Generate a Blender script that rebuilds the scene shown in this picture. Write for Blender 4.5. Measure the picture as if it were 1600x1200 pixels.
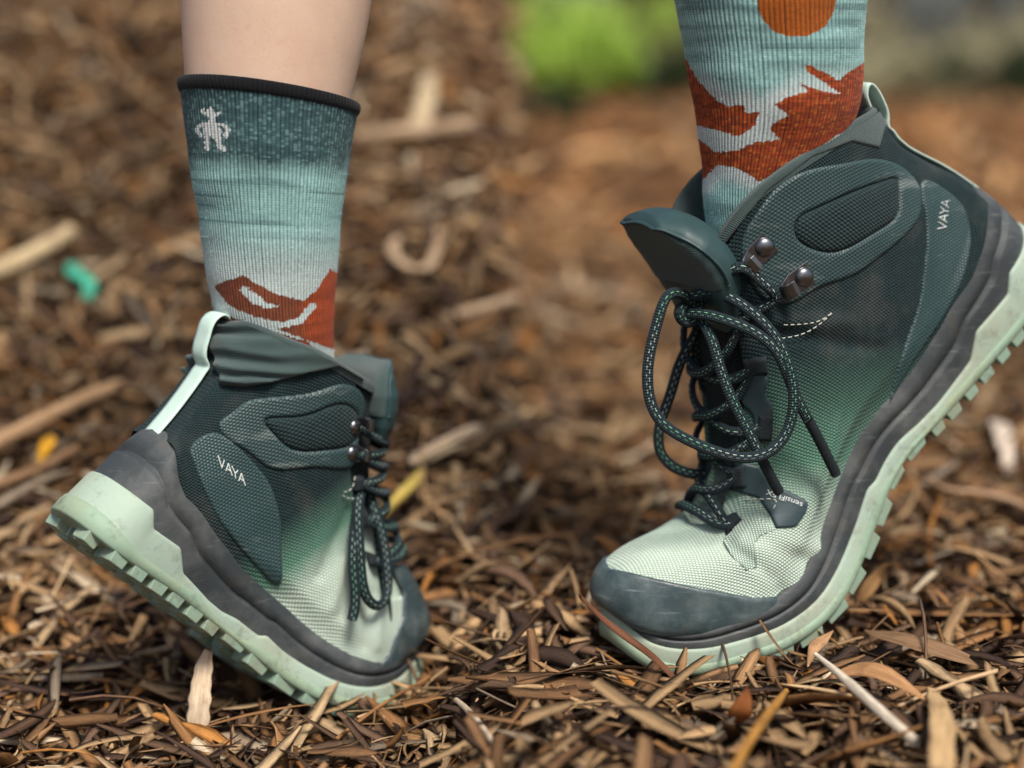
import bpy, bmesh, math, random
import numpy as np
from mathutils import Vector, Matrix
from mathutils.bvhtree import BVHTree

for o in list(bpy.data.objects):
    bpy.data.objects.remove(o)
rng = np.random.default_rng(7)
random.seed(7)
R = math.radians
SC = bpy.context.scene
COL = SC.collection

# ------------------------------------------------------------------ camera
FPX = 2860.0                      # focal length in photo pixels (1600 wide)
PITCH = R(10.3)
CAM = np.array([0.0, -1.0, 0.335])
cam_d = bpy.data.cameras.new('camera')
cam = bpy.data.objects.new('camera', cam_d); COL.objects.link(cam)
cam.location = CAM.tolist()
cam.rotation_euler = (math.pi / 2 - PITCH, 0, 0)
cam_d.sensor_width = 36.0
cam_d.lens = FPX / 1600 * 36.0
cam_d.clip_start = 0.02
cam_d.clip_end = 500
cam_d.dof.use_dof = True
cam_d.dof.focus_distance = 0.970
cam_d.dof.aperture_fstop = 2.8
cam_d.dof.aperture_blades = 0
SC.camera = cam

# ------------------------------------------------------------------ world, sun, exposure
SUN_EL, SUN_ROT = R(58), R(160)   # rotation measured clockwise from +Y
w = bpy.data.worlds.new('World'); SC.world = w; w.use_nodes = True
nt = w.node_tree; nt.nodes.clear()
wo = nt.nodes.new('ShaderNodeOutputWorld'); bg = nt.nodes.new('ShaderNodeBackground')
sky = nt.nodes.new('ShaderNodeTexSky'); sky.sky_type = 'NISHITA'; sky.sun_disc = False
sky.sun_elevation = SUN_EL; sky.sun_rotation = SUN_ROT
sky.air_density = 1.0; sky.dust_density = 4.0; sky.ozone_density = 1.0
bg.inputs['Strength'].default_value = 0.075
nt.links.new(sky.outputs[0], bg.inputs[0]); nt.links.new(bg.outputs[0], wo.inputs[0])
sd = bpy.data.lights.new('sun', 'SUN'); so = bpy.data.objects.new('sun', sd); COL.objects.link(so)
sd.energy = 2.8; sd.angle = R(16); sd.color = (1.0, 0.93, 0.84)
sdir = Vector((math.sin(SUN_ROT) * math.cos(SUN_EL), math.cos(SUN_ROT) * math.cos(SUN_EL), math.sin(SUN_EL)))
so.location = sdir * 5
so.rotation_euler = sdir.to_track_quat('Z', 'Y').to_euler()
SC.view_settings.view_transform = 'Standard'; SC.view_settings.look = 'None'
SC.view_settings.exposure = 0.72; SC.view_settings.gamma = 1.0
SC.view_settings.use_curve_mapping = False

# ------------------------------------------------------------------ helpers
CP, SP_ = math.cos(PITCH), math.sin(PITCH)
FWD = np.array([0, CP, -SP_]); UPV = np.array([0, SP_, CP]); RGT = np.array([1.0, 0, 0])

def ray(px, py):
    d = RGT * ((px - 800) / FPX) + UPV * ((600 - py) / FPX) + FWD
    return d

def project(P):
    d = np.asarray(P) - CAM
    z = d @ FWD
    return np.stack([800 + FPX * (d @ RGT) / z, 600 - FPX * (d @ UPV) / z], -1)

def spline(pts, n=1500, arclen=True):
    """natural cubic spline through points, chord-length parameter; returns n samples"""
    p = np.asarray(pts, float)
    if p.ndim == 1: p = p[:, None]
    t = np.concatenate([[0], np.cumsum(np.maximum(np.linalg.norm(np.diff(p, axis=0), axis=1), 1e-9))])
    k = len(p)
    if k == 2:
        tt = np.linspace(0, 1, n)[:, None]
        return p[0] * (1 - tt) + p[1] * tt
    h = np.diff(t)
    A = np.zeros((k, k)); b = np.zeros((k, p.shape[1])); A[0, 0] = A[-1, -1] = 1
    for i in range(1, k - 1):
        A[i, i - 1] = h[i - 1]; A[i, i] = 2 * (h[i - 1] + h[i]); A[i, i + 1] = h[i]
        b[i] = 6 * ((p[i + 1] - p[i]) / h[i] - (p[i] - p[i - 1]) / h[i - 1])
    m = np.linalg.solve(A, b)
    def ev(tt):
        i = np.clip(np.searchsorted(t, tt, side='right') - 1, 0, k - 2)
        hh = h[i][:, None]; a = (t[i + 1] - tt)[:, None]; c = (tt - t[i])[:, None]
        return (m[i] * a**3 + m[i + 1] * c**3) / (6 * hh) + (p[i] / hh - m[i] * hh / 6) * a + (p[i + 1] / hh - m[i + 1] * hh / 6) * c
    s = ev(np.linspace(0, t[-1], n))
    if arclen:
        L = np.concatenate([[0], np.cumsum(np.linalg.norm(np.diff(s, axis=0), axis=1))])
        tt = np.interp(np.linspace(0, L[-1], n), L, np.linspace(0, t[-1], n))
        s = ev(tt)
    return s

def lut(tab, x):
    return np.interp(np.clip(x, 0, 1) * (len(tab) - 1), np.arange(len(tab)), tab)

def lutv(tab, x):
    return np.stack([lut(tab[:, i], x) for i in range(tab.shape[1])], -1)

def sstep(x, a=0.0, b=1.0):
    t = np.clip((x - a) / (b - a), 0, 1)
    return t * t * (3 - 2 * t)

def smooth_tab(xs, ys, n=600, k=0.0):
    """table on 0..1 by linear interpolation, softened by a moving average of half width k"""
    x = np.linspace(0, 1, n); y = np.interp(x, xs, ys)
    r = int(k * n)
    if r > 0:
        ker = np.hanning(2 * r + 3)[1:-1]; ker /= ker.sum()
        y = np.convolve(np.pad(y, r, mode='edge'), ker, mode='valid')
    return y

def mesh_from(name, V, F, mats, parent=None, uv=None, col=None, smooth=True, attrs=None):
    me = bpy.data.meshes.new(name)
    V = np.asarray(V, np.float32)
    if isinstance(F, np.ndarray):
        nf, k = F.shape
        me.vertices.add(len(V)); me.vertices.foreach_set('co', V.ravel())
        me.loops.add(nf * k); me.loops.foreach_set('vertex_index', F.ravel().astype(np.int32))
        me.polygons.add(nf)
        me.polygons.foreach_set('loop_start', np.arange(0, nf * k, k, dtype=np.int32))
        me.polygons.foreach_set('loop_total', np.full(nf, k, np.int32))
        me.update(calc_edges=True)
    else:
        me.from_pydata([tuple(map(float, v)) for v in V], [], [tuple(map(int, f)) for f in F])
    me.validate(clean_customdata=False)
    li = np.zeros(len(me.loops), np.int32); me.loops.foreach_get('vertex_index', li)
    if uv is not None:
        l = me.uv_layers.new(name='UVMap')
        l.data.foreach_set('uv', np.asarray(uv, np.float32)[li].ravel())
    if col is not None:
        c = np.asarray(col, np.float32)
        if c.shape[1] == 3: c = np.concatenate([c, np.ones((len(c), 1), np.float32)], 1)
        a = me.color_attributes.new('Col', 'FLOAT_COLOR', 'POINT')
        a.data.foreach_set('color', c.ravel())
    for k_, v_ in (attrs or {}).items():
        a = me.attributes.new(k_, 'FLOAT', 'POINT'); a.data.foreach_set('value', np.asarray(v_, np.float32).ravel())
    if smooth:
        me.polygons.foreach_set('use_smooth', np.ones(len(me.polygons), bool))
    me.materials.append(mats)
    ob = bpy.data.objects.new(name, me); COL.objects.link(ob)
    if parent is not None: ob.parent = parent
    return ob

def grid_faces(n, m, wrap_n=False, wrap_m=False):
    i = np.arange(n if wrap_n else n - 1); j = np.arange(m if wrap_m else m - 1)
    I, J = np.meshgrid(i, j, indexing='ij')
    I2 = (I + 1) % n; J2 = (J + 1) % m
    return np.stack([I * m + J, I2 * m + J, I2 * m + J2, I * m + J2], -1).reshape(-1, 4)

def grid_normals(P):
    du = np.gradient(P, axis=0); dv = np.gradient(P, axis=1)
    n = np.cross(du, dv)
    return n / np.maximum(np.linalg.norm(n, axis=-1, keepdims=True), 1e-12)

def thing(name, label, cat, loc, group=None):
    o = bpy.data.objects.new(name, None); COL.objects.link(o)
    o.location = loc; o.empty_display_size = 0.02
    o['label'] = label; o['category'] = cat
    if group: o['group'] = group
    return o

def adopt(child, parent):
    """child's mesh is in world space: keep it there under a parent that only has a location"""
    child.parent = parent
    p = parent; off = Vector((0, 0, 0))
    while p is not None:
        off += Vector(p.location); p = p.parent
    child.location = -off if child.parent.parent is None else (0, 0, 0)

def poly_sdf(q, poly):
    """signed distance (positive inside) of points q (...,2) to polygon"""
    poly = np.asarray(poly, float); q = np.asarray(q)
    sh = q.shape[:-1]; q = q.reshape(-1, 2)
    d = np.full(len(q), 1e18); ins = np.zeros(len(q), bool)
    for i in range(len(poly)):
        a, b = poly[i - 1], poly[i]
        e = b - a; w_ = q - a
        t = np.clip((w_ @ e) / max(e @ e, 1e-12), 0, 1)
        d = np.minimum(d, ((w_ - t[:, None] * e)**2).sum(1))
        c = ((a[1] > q[:, 1]) != (b[1] > q[:, 1]))
        with np.errstate(divide='ignore', invalid='ignore'):
            xs = (b[0] - a[0]) * (q[:, 1] - a[1]) / (b[1] - a[1]) + a[0]
        ins ^= c & (q[:, 0] < xs)
    return (np.sqrt(d) * np.where(ins, 1, -1)).reshape(sh)

def round_poly(pts, n=160):
    """closed smooth curve through points"""
    p = np.asarray(pts, float)
    p3 = np.concatenate([p[-3:], p, p[:3]])
    s = spline(p3, 3000)
    a = np.argmin(((s - p[0])**2).sum(1) + np.where(np.arange(3000) > 1500, 1e9, 0))
    b = np.argmin(((s - p[0])**2).sum(1) + np.where(np.arange(3000) < 1500, 1e9, 0))
    return s[np.linspace(a, b, n, endpoint=False).astype(int)]

def line_sdf(q, pts, hw):
    q = np.asarray(q); sh = q.shape[:-1]; q = q.reshape(-1, 2)
    d = np.full(len(q), 1e18)
    for a, b in zip(pts[:-1], pts[1:]):
        a = np.asarray(a, float); b = np.asarray(b, float)
        e = b - a; w_ = q - a
        t = np.clip((w_ @ e) / max(e @ e, 1e-12), 0, 1)
        d = np.minimum(d, ((w_ - t[:, None] * e)**2).sum(1))
    return (hw - np.sqrt(d)).reshape(sh)

def vnoise(p, seed=0):
    """cheap smooth value noise in 2D/3D, -1..1"""
    p = np.asarray(p, float); i = np.floor(p).astype(np.int64); f = p - i; f = f * f * (3 - 2 * f)
    dim = p.shape[-1]; out = 0
    for c in range(2**dim):
        wgt = 1.0; h = np.full(p.shape[:-1], seed * 974711 + 12345, np.int64)
        for k in range(dim):
            b = (c >> k) & 1
            h = (h * 1103515245 + (i[..., k] + b) * (374761393 + 668265 * k)) & 0x7fffffff
            h = (h ^ (h >> 13)) * 1274126177 & 0x7fffffff
            wgt = wgt * (f[..., k] if b else 1 - f[..., k])
        out = out + wgt * ((h & 0xffff) / 32767.5 - 1)
    return out

# ------------------------------------------------------------------ materials
def srgb(r, g, b):
    f = lambda c: (c / 255 / 12.92) if c / 255 <= 0.04045 else ((c / 255 + 0.055) / 1.055)**2.4
    return (f(r), f(g), f(b))

class NT:
    def __init__(s, name, rough=0.6, spec=0.4):
        s.m = bpy.data.materials.new(name); s.m.use_nodes = True
        s.t = s.m.node_tree; s.b = s.t.nodes['Principled BSDF']
        s.b.inputs['Roughness'].default_value = rough
        s.b.inputs['Specular IOR Level'].default_value = spec
    def n(s, typ, **kw):
        x = s.t.nodes.new('ShaderNode' + typ)
        for k, v in kw.items():
            if k.startswith('_'): setattr(x, k[1:], v)
            else: x.inputs[k.replace('__', ' ')].default_value = v
        return x
    def l(s, a, b): s.t.links.new(a, b)
    def math(s, op, a, b=None, c=None):
        x = s.t.nodes.new('ShaderNodeMath'); x.operation = op
        for i, v in enumerate((a, b, c)):
            if v is None: continue
            if isinstance(v, (int, float)): x.inputs[i].default_value = v
            else: s.l(v, x.inputs[i])
        return x.outputs[0]
    def mix(s, f, a, b, blend='MIX'):
        x = s.t.nodes.new('ShaderNodeMix'); x.data_type = 'RGBA'; x.blend_type = blend
        for i, v in ((0, f), (6, a), (7, b)):
            if isinstance(v, (int, float)): x.inputs[i].default_value = v
            elif isinstance(v, tuple): x.inputs[i].default_value = (*v, 1)[:4]
            else: s.l(v, x.inputs[i])
        return x.outputs[2]
    def ramp(s, f, stops):
        x = s.t.nodes.new('ShaderNodeValToRGB'); e = x.color_ramp.elements
        while len(e) < len(stops): e.new(0.5)
        for el, (p, c) in zip(e, stops): el.position = p; el.color = (*c, 1)
        s.l(f, x.inputs[0]); return x.outputs[0]
    def noise(s, scale, detail=4, rough=0.55, vec=None):
        x = s.n('TexNoise', Scale=scale, Detail=detail, Roughness=rough)
        if vec is None:
            g = s.n('NewGeometry'); vec = g.outputs['Position']
        s.l(vec, x.inputs['Vector']); return x.outputs['Fac']
    def bump(s, h, dist, strength=1.0, prev=None):
        x = s.n('Bump', Strength=strength, Distance=dist); s.l(h, x.inputs['Height'])
        if prev is not None: s.l(prev, x.inputs['Normal'])
        s.l(x.outputs[0], s.b.inputs['Normal']); return x.outputs[0]
    def attr(s, name, out='Fac'):
        x = s.n('Attribute', _attribute_name=name); return x.outputs[out]
    def color(s, c):
        if isinstance(c, tuple): s.b.inputs['Base Color'].default_value = (*c, 1)
        else: s.l(c, s.b.inputs['Base Color'])
    def hexweave(s, pitch):
        """hexagonal weave height from UV in metres, 0..1"""
        uv = s.n('UVMap'); sep = s.n('SeparateXYZ'); s.l(uv.outputs[0], sep.inputs[0])
        k = 2 * math.pi / (pitch * 0.866); tot = None
        for a in (0, 60, 120):
            ph = s.math('ADD', s.math('MULTIPLY', sep.outputs[0], k * math.cos(R(a))), s.math('MULTIPLY', sep.outputs[1], k * math.sin(R(a))))
            c = s.math('COSINE', ph); tot = c if tot is None else s.math('ADD', tot, c)
        return s.math('MULTIPLY_ADD', tot, 1 / 4.5, 1.5 / 4.5)   # -1.5..3 -> 0..1

def m_fabric(name, pitch, dark, light, mid=None, depth=0.0007, grad=True, invert=False):
    M = NT(name, 0.8, 0.25)
    h = M.hexweave(pitch)
    if invert: h = M.math('SUBTRACT', 1.0, h)
    nz = M.noise(160, 3)
    if grad:
        g = M.attr('grad'); g2 = M.math('ADD', g, M.math('MULTIPLY_ADD', nz, 0.10, -0.05))
        base = M.ramp(g2, [(0.0, dark), (0.30, tuple(0.55 * d + 0.45 * m for d, m in zip(dark, mid))), (0.58, mid), (1.0, light)])
    else:
        base = M.mix(nz, dark, light)
    hole = M.ramp(h, [(0.05, (0.52, 0.54, 0.53)), (0.38, (1.0, 1.0, 1.0)), (1.0, (1.22, 1.22, 1.22))])
    c = M.mix(1.0, base, hole, 'MULTIPLY')
    # dusty wear with its own patchy shape
    dust = M.ramp(M.noise(28, 5, 0.65), [(0.52, (0, 0, 0)), (0.75, (1, 1, 1))])
    c = M.mix(M.math('MULTIPLY', dust, 0.10), c, (0.30, 0.27, 0.22))
    M.color(c); M.bump(h, depth, 0.9)
    M.b.inputs['Sheen Weight'].default_value = 0.04
    return M.m

def m_rubber(name, base, scuff, rough=0.55, sc_amt=0.6, nscale=24, bumpd=0.0004, dirt=.3):
    M = NT(name, rough, 0.4)
    n1 = M.noise(nscale, 6, 0.65); n2 = M.noise(260, 3, 0.6); n3 = M.noise(7, 3)
    f = M.ramp(n1, [(0.45, (0, 0, 0)), (0.72, (1, 1, 1))])
    c = M.mix(M.math('MULTIPLY', f, sc_amt), base, scuff)
    c = M.mix(M.math('MULTIPLY', M.ramp(n2, [(0.6, (0, 0, 0)), (0.8, (1, 1, 1))]), 0.25), c, tuple(0.5 * x for x in base))
    c = M.mix(M.math('MULTIPLY', n3, 0.25), c, scuff)
    g = M.n('NewGeometry'); mp = M.n('Mapping'); mp.inputs['Scale'].default_value = (40, 40, 520); mp.inputs['Rotation'].default_value = (0.4, 0.7, 0.3)
    M.l(g.outputs['Position'], mp.inputs[0]); n4 = M.noise(1.0, 4, 0.6, mp.outputs[0]); n5 = M.noise(75, 5, 0.75)
    c = M.mix(M.math('MULTIPLY', M.ramp(n4, [(0.60, (0, 0, 0)), (0.74, (1, 1, 1))]), 0.35), c, tuple(min(1, 1.5 * x + .02) for x in scuff))
    c = M.mix(M.math('MULTIPLY', M.ramp(n5, [(0.54, (0, 0, 0)), (0.70, (1, 1, 1))]), dirt), c, (0.10, 0.085, 0.062))
    M.color(c); M.bump(M.math('ADD', M.math('MULTIPLY', n2, 0.6), n1), bumpd, 0.7)
    M.l(M.math('MULTIPLY_ADD', n1, 0.3, rough - 0.12), M.b.inputs['Roughness'])
    return M.m

def m_film(name, base, hi, pitch=0.0021):
    """smooth welded overlay with the weave pressing through and chalky scuffs"""
    M = NT(name, 0.42, 0.45)
    h = M.hexweave(pitch); n1 = M.noise(20, 6, 0.7); n2 = M.noise(90, 5, 0.7)
    st = M.n('TexNoise', Scale=60.0, Detail=6.0, Roughness=0.7)
    g = M.n('NewGeometry'); mp = M.n('Mapping'); mp.inputs['Scale'].default_value = (0.35, 0.35, 1.6)
    M.l(g.outputs['Position'], mp.inputs[0]); M.l(mp.outputs[0], st.inputs['Vector'])
    c = M.mix(n1, base, hi)
    c = M.mix(M.math('MULTIPLY', M.ramp(st.outputs['Fac'], [(0.58, (0, 0, 0)), (0.78, (1, 1, 1))]), 0.40), c, (0.38, 0.42, 0.40))
    c = M.mix(M.math('MULTIPLY', h, 0.30), c, tuple(2.0 * x for x in base))
    M.color(c); M.bump(h, 0.00045, 0.8)
    M.l(M.math('MULTIPLY_ADD', n2, 0.35, 0.27), M.b.inputs['Roughness'])
    return M.m

DARK, MID, LIGHT = srgb(22, 43, 47), srgb(90, 134, 115), srgb(198, 216, 201)
MT = {}
MT['upper'] = m_fabric('upper_mesh', 0.0019, DARK, LIGHT, MID)
MT['pad'] = m_fabric('collar_mesh', 0.0023, srgb(25, 43, 46), srgb(40, 60, 62), grad=False, depth=0.0009)
MT['film'] = m_film('overlay_film', srgb(32, 52, 54), srgb(56, 77, 77))
MT['counter'] = m_film('counter_film', srgb(27, 50, 53), srgb(58, 82, 82))
MT['toecap'] = m_rubber('toe_rubber', srgb(30, 48, 54), srgb(118, 132, 132), 0.34, 0.5, 36)
MT['midsole'] = m_rubber('midsole_rubber', srgb(40, 47, 51), srgb(100, 104, 103), 0.6, 0.75, 26)
MT['outsole'] = m_rubber('outsole_rubber', srgb(154, 176, 162), srgb(156, 156, 132), 0.62, 0.6, 18, dirt=.42)
MT['wrap'] = m_rubber('tread_rubber', srgb(134, 162, 142), srgb(146, 146, 114), 0.62, 0.65, 26, dirt=.5)
MT['lug'] = m_rubber('lug_rubber', srgb(138, 168, 150), srgb(140, 132, 106), 0.65, 0.75, 40, dirt=.6)
MT['tag'] = m_rubber('tag_print', srgb(38, 56, 62), srgb(56, 78, 82), 0.5, 0.4)
M_ = NT('white_print', 0.5); M_.color(srgb(205, 212, 208)); MT['print'] = M_.m

def m_stretch():
    M = NT('stretch_knit', 0.75, 0.2)
    uv = M.n('UVMap'); sep = M.n('SeparateXYZ'); M.l(uv.outputs[0], sep.inputs[0])
    a = M.math('SINE', M.math('MULTIPLY', sep.outputs[0], 2 * math.pi / 0.0011)); b = M.math('SINE', M.math('MULTIPLY', sep.outputs[1], 2 * math.pi / 0.0011))
    n1 = M.noise(45, 4)
    M.color(M.mix(n1, srgb(50, 68, 68), srgb(72, 92, 90)))
    M.bump(M.math('MULTIPLY', a, b), 0.0003, 0.8); M.b.inputs['Sheen Weight'].default_value = 0.2
    return M.m
MT['stretch'] = m_stretch()
def m_knit_dark():
    M = NT('tongue_knit', 0.8, 0.2); h = M.hexweave(0.0021)
    M.color(M.mix(h, srgb(24, 34, 37), srgb(52, 66, 68))); M.bump(h, 0.0008, 0.9); return M.m
MT['tongue'] = m_fabric('tongue_knit', 0.0021, srgb(24, 34, 37), LIGHT, srgb(44, 60, 60), depth=.0009)
def m_tongue_skin():
    M = NT('tongue_skin', 0.5, 0.35); n1 = M.noise(70, 5)
    M.color(M.mix(n1, srgb(34, 56, 58), srgb(50, 74, 76))); M.bump(M.noise(500, 3), 0.0002, 0.8); return M.m
MT['tongue_skin'] = m_tongue_skin()
def m_webbing(name, c0, c1):
    M = NT(name, 0.75, 0.25)
    uv = M.n('UVMap'); sep = M.n('SeparateXYZ'); M.l(uv.outputs[0], sep.inputs[0])
    a = M.math('SINE', M.math('MULTIPLY', sep.outputs[0], 2 * math.pi / 0.0010)); b = M.math('SINE', M.math('MULTIPLY', sep.outputs[1], 2 * math.pi / 0.0012))
    h = M.math('MULTIPLY_ADD', M.math('MULTIPLY', a, b), 0.5, 0.5)
    M.color(M.mix(M.math('MULTIPLY_ADD', h, 0.6, M.math('MULTIPLY', M.noise(60, 4), 0.4)), c0, c1)); M.bump(h, 0.0003, 0.8); return M.m
MT['tab'] = m_webbing('tab_webbing', srgb(170, 205, 190), srgb(214, 232, 224))
MT['web'] = m_webbing('loop_webbing', srgb(24, 30, 34), srgb(46, 54, 58))
def m_lace():
    M = NT('lace_cord', 0.7, 0.25)
    uv = M.n('UVMap'); sep = M.n('SeparateXYZ'); M.l(uv.outputs[0], sep.inputs[0])
    u, v = sep.outputs[0], sep.outputs[1]        # u around 0..1, v along in metres
    # two rows of pale stitches along one face of the cord, on either broad side
    uu = M.math('FRACT', M.math('MULTIPLY', u, 2.0))
    d = M.math('ABSOLUTE', M.math('SUBTRACT', M.math('ABSOLUTE', M.math('SUBTRACT', uu, 0.5)), 0.085))
    row = M.math('LESS_THAN', d, 0.026)
    side = M.math('GREATER_THAN', uu, 0.5)
    ph = M.math('FRACT', M.math('ADD', M.math('MULTIPLY', v, 1 / 0.0042), M.math('MULTIPLY', side, 0.5)))
    dash = M.math('MULTIPLY', row, M.math('LESS_THAN', ph, 0.5))
    tint = M.ramp(M.noise(22, 2), [(0.4, srgb(164, 176, 170)), (0.6, srgb(104, 166, 130))])
    M.color(M.mix(dash, M.mix(M.noise(300, 2), srgb(22, 34, 40), srgb(40, 54, 60)), tint))
    br = M.math('MULTIPLY', M.math('SINE', M.math('ADD', M.math('MULTIPLY', u, 2 * math.pi * 9), M.math('MULTIPLY', v, 2 * math.pi / 0.003))),
                M.math('SINE', M.math('SUBTRACT', M.math('MULTIPLY', u, 2 * math.pi * 9), M.math('MULTIPLY', v, 2 * math.pi / 0.003))))
    M.bump(br, 0.0005, 0.8); return M.m
MT['lace'] = m_lace()
M_ = NT('gunmetal', 0.32, 0.5); M_.b.inputs['Metallic'].default_value = 1.0
M_.color(M_.mix(M_.noise(200, 4), srgb(96, 98, 102), srgb(150, 152, 156))); MT['metal'] = M_.m
M_ = NT('stitch_thread', 0.8, 0.2); M_.color(srgb(176, 180, 170)); MT['stitch'] = M_.m
def m_skin():
    M = NT('skin', 0.48, 0.35)
    n1 = M.noise(30, 6, .7); n2 = M.noise(420, 3); n3 = M.noise(900, 2)
    c = M.mix(n1, srgb(200, 164, 142), srgb(226, 202, 180))
    c = M.mix(M.math('MULTIPLY', M.ramp(M.noise(140, 4, .7), [(.62, (0, 0, 0)), (.74, (1, 1, 1))]), .25), c, srgb(176, 124, 104))
    c = M.mix(M.math('MULTIPLY', M.ramp(n3, [(.60, (0, 0, 0)), (.72, (1, 1, 1))]), .18), c, srgb(150, 110, 92))
    M.color(c)
    M.b.inputs['Subsurface Weight'].default_value = 0.25
    M.b.inputs['Subsurface Radius'].default_value = (0.012, 0.005, 0.003); M.b.inputs['Subsurface Scale'].default_value = 0.4
    M.bump(n2, 0.00014, 0.5); return M.m
MT['skin'] = m_skin()
def m_sock():
    M = NT('sock_knit', 0.85, 0.15)
    c = M.attr('Col', 'Color'); n = M.noise(700, 3)
    M.color(M.mix(1.0, c, M.ramp(n, [(0.3, (0.82, 0.82, 0.82)), (0.7, (1.12, 1.12, 1.12))]), 'MULTIPLY'))
    M.b.inputs['Sheen Weight'].default_value = 0.08; M.b.inputs['Sheen Roughness'].default_value = 0.6
    M.bump(n, 0.0003, 0.8); return M.m
MT['sock'] = m_sock()
def m_soil():
    M = NT('soil', 0.95, 0.1)
    n1 = M.noise(9, 6, 0.7); n2 = M.noise(120, 5, 0.7)
    M.color(M.mix(n2, M.mix(n1, srgb(48, 34, 26), srgb(92, 66, 48)), srgb(120, 88, 62)))
    M.bump(n2, 0.006, 0.9); return M.m
MT['soil'] = m_soil()
def m_litter(name, from_obj):
    M = NT(name, 0.75, 0.2)
    uv = M.n('UVMap'); mp = M.n('Mapping'); mp.inputs['Scale'].default_value = (28, 800, 1)
    M.l(uv.outputs[0], mp.inputs[0])
    fib = M.noise(1.0, 5, 0.7, mp.outputs[0]); blot = M.noise(60, 5, 0.65)
    if from_obj:
        oi = M.n('ObjectInfo'); base = oi.outputs['Color']
    else:
        base = M.attr('Col', 'Color')
    c = M.mix(1.0, base, M.ramp(fib, [(0.30, (0.50, 0.46, 0.43)), (0.72, (1.22, 1.22, 1.2))]), 'MULTIPLY')
    c = M.mix(M.math('MULTIPLY', M.ramp(blot, [(0.5, (0, 0, 0)), (0.7, (1, 1, 1))]), 0.45), c, srgb(72, 50, 36))
    M.color(c); M.bump(M.math('ADD', fib, M.math('MULTIPLY', blot, .8)), 0.0011, 0.9)
    M.b.inputs['Transmission Weight'].default_value = 0.0
    return M.m
MT['litter'] = m_litter('litter_mass', False)
MT['leaf'] = m_litter('litter_piece', True)

# ------------------------------------------------------------------ ground
def terrain(x, y, rough=True):
    x = np.asarray(x, float); y = np.asarray(y, float)
    t = np.clip((y - 0.06) / 0.05, -30, 60)
    b = 0.33 * 0.05 * np.log1p(np.exp(t))
    b = np.where(t > 40, 0.33 * (y - 0.06), b)
    b = 1.25 * np.tanh(b / 1.25)
    side = 1 - sstep(x, -0.045, 0.0)
    wob = 0.012 * vnoise(np.stack([x * 9, y * 9], -1), 3) + 0.006 * vnoise(np.stack([x * 31, y * 31], -1), 5)
    near = np.exp(-((x - 0.1)**2 + (y + 0.03)**2) / 0.02) + np.exp(-((x + 0.09)**2 + (y - 0.01)**2) / 0.012)
    far = 0.06 * vnoise(np.stack([x * 0.9, y * 0.9], -1), 8) * sstep(y, 1.0, 4.0)
    z = (b - 0.037) * side + far
    if rough: z = z + wob * (1 - 0.8 * np.clip(near, 0, 1)) - 0.008
    return z

def build_ground():
    def sp(a, b, n): return np.linspace(a, b, n, endpoint=False)
    xs = np.concatenate([[-160, -60, -25, -12, -6], sp(-3.5, -0.9, 20), sp(-0.9, -0.06, 60), sp(-0.06, 0.012, 16), sp(0.012, 0.9, 60), sp(0.9, 3.5, 20), [3.5, 6, 12, 25, 60, 160]])
    ys = np.concatenate([[-40, -12, -5, -2.5], sp(-1.4, -0.5, 12), sp(-0.5, 1.2, 110), sp(1.2, 4, 60), sp(4, 14, 50), [14, 18, 25, 40, 80, 200]])
    X, Y = np.meshgrid(xs, ys, indexing='ij')
    P = np.stack([X, Y, terrain(X, Y)], -1)
    o = mesh_from('ground', P.reshape(-1, 3), grid_faces(len(xs), len(ys)), MT['soil'])
    o['kind'] = 'structure'
    return o
ground = build_ground()
# ------------------------------------------------------------------ boot
def tube(path, rw, rt, nrm=None, n_around=14, caps=True, per=None):
    """cord along path (N,3): elliptical section rw x rt; returns V,F,uv"""
    p = np.asarray(path, float); N = len(p)
    t = np.gradient(p, axis=0); t /= np.maximum(np.linalg.norm(t, axis=1, keepdims=True), 1e-12)
    if nrm is None: nrm = np.array([0.2, -0.9, 0.4])
    nv = np.zeros_like(p); ref = np.asarray(nrm, float)
    if ref.ndim == 2:
        nv = ref - (ref * t).sum(1, keepdims=True) * t
        nv /= np.maximum(np.linalg.norm(nv, axis=1, keepdims=True), 1e-9)
    else:
        cur = ref
        for i in range(N):
            v = cur - (cur @ t[i]) * t[i]
            if np.linalg.norm(v) < 1e-4: v = np.cross(t[i], [1, 0, 0])
            v /= np.linalg.norm(v); nv[i] = v
            cur = v * 0.85 + ref * 0.15 if abs(ref @ t[i]) < 0.9 else v
    bv = np.cross(t, nv)
    a = np.linspace(0, 2 * np.pi, n_around + 1)      # seam doubled for the uv
    rw_ = np.full(N, rw) if np.isscalar(rw) else np.asarray(rw); rt_ = np.full(N, rt) if np.isscalar(rt) else np.asarray(rt)
    V = p[:, None] + bv[:, None] * (np.cos(a)[None, :, None] * rw_[:, None, None]) + nv[:, None] * (np.sin(a)[None, :, None] * rt_[:, None, None])
    L = np.concatenate([[0], np.cumsum(np.linalg.norm(np.diff(p, axis=0), axis=1))])
    uv = np.stack(np.broadcast_arrays(a[None] / (2 * np.pi), L[:, None]), -1)
    F = grid_faces(N, n_around + 1)[:, ::-1]
    V = V.reshape(-1, 3); uv = uv.reshape(-1, 2)
    if caps:
        c0, c1 = len(V), len(V) + 1
        V = np.concatenate([V, p[:1] - t[:1] * rt_[0] * 0.5, p[-1:] + t[-1:] * rt_[-1] * 0.5]); uv = np.concatenate([uv, [[0, 0], [0, L[-1]]]])
        m = n_around + 1
        f = [list(q) for q in F] + [[c0, i, i + 1] for i in range(n_around)] + [[c1, (N - 1) * m + i + 1, (N - 1) * m + i] for i in range(n_around)]
        return V, f, uv
    return V, F, uv

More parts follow.
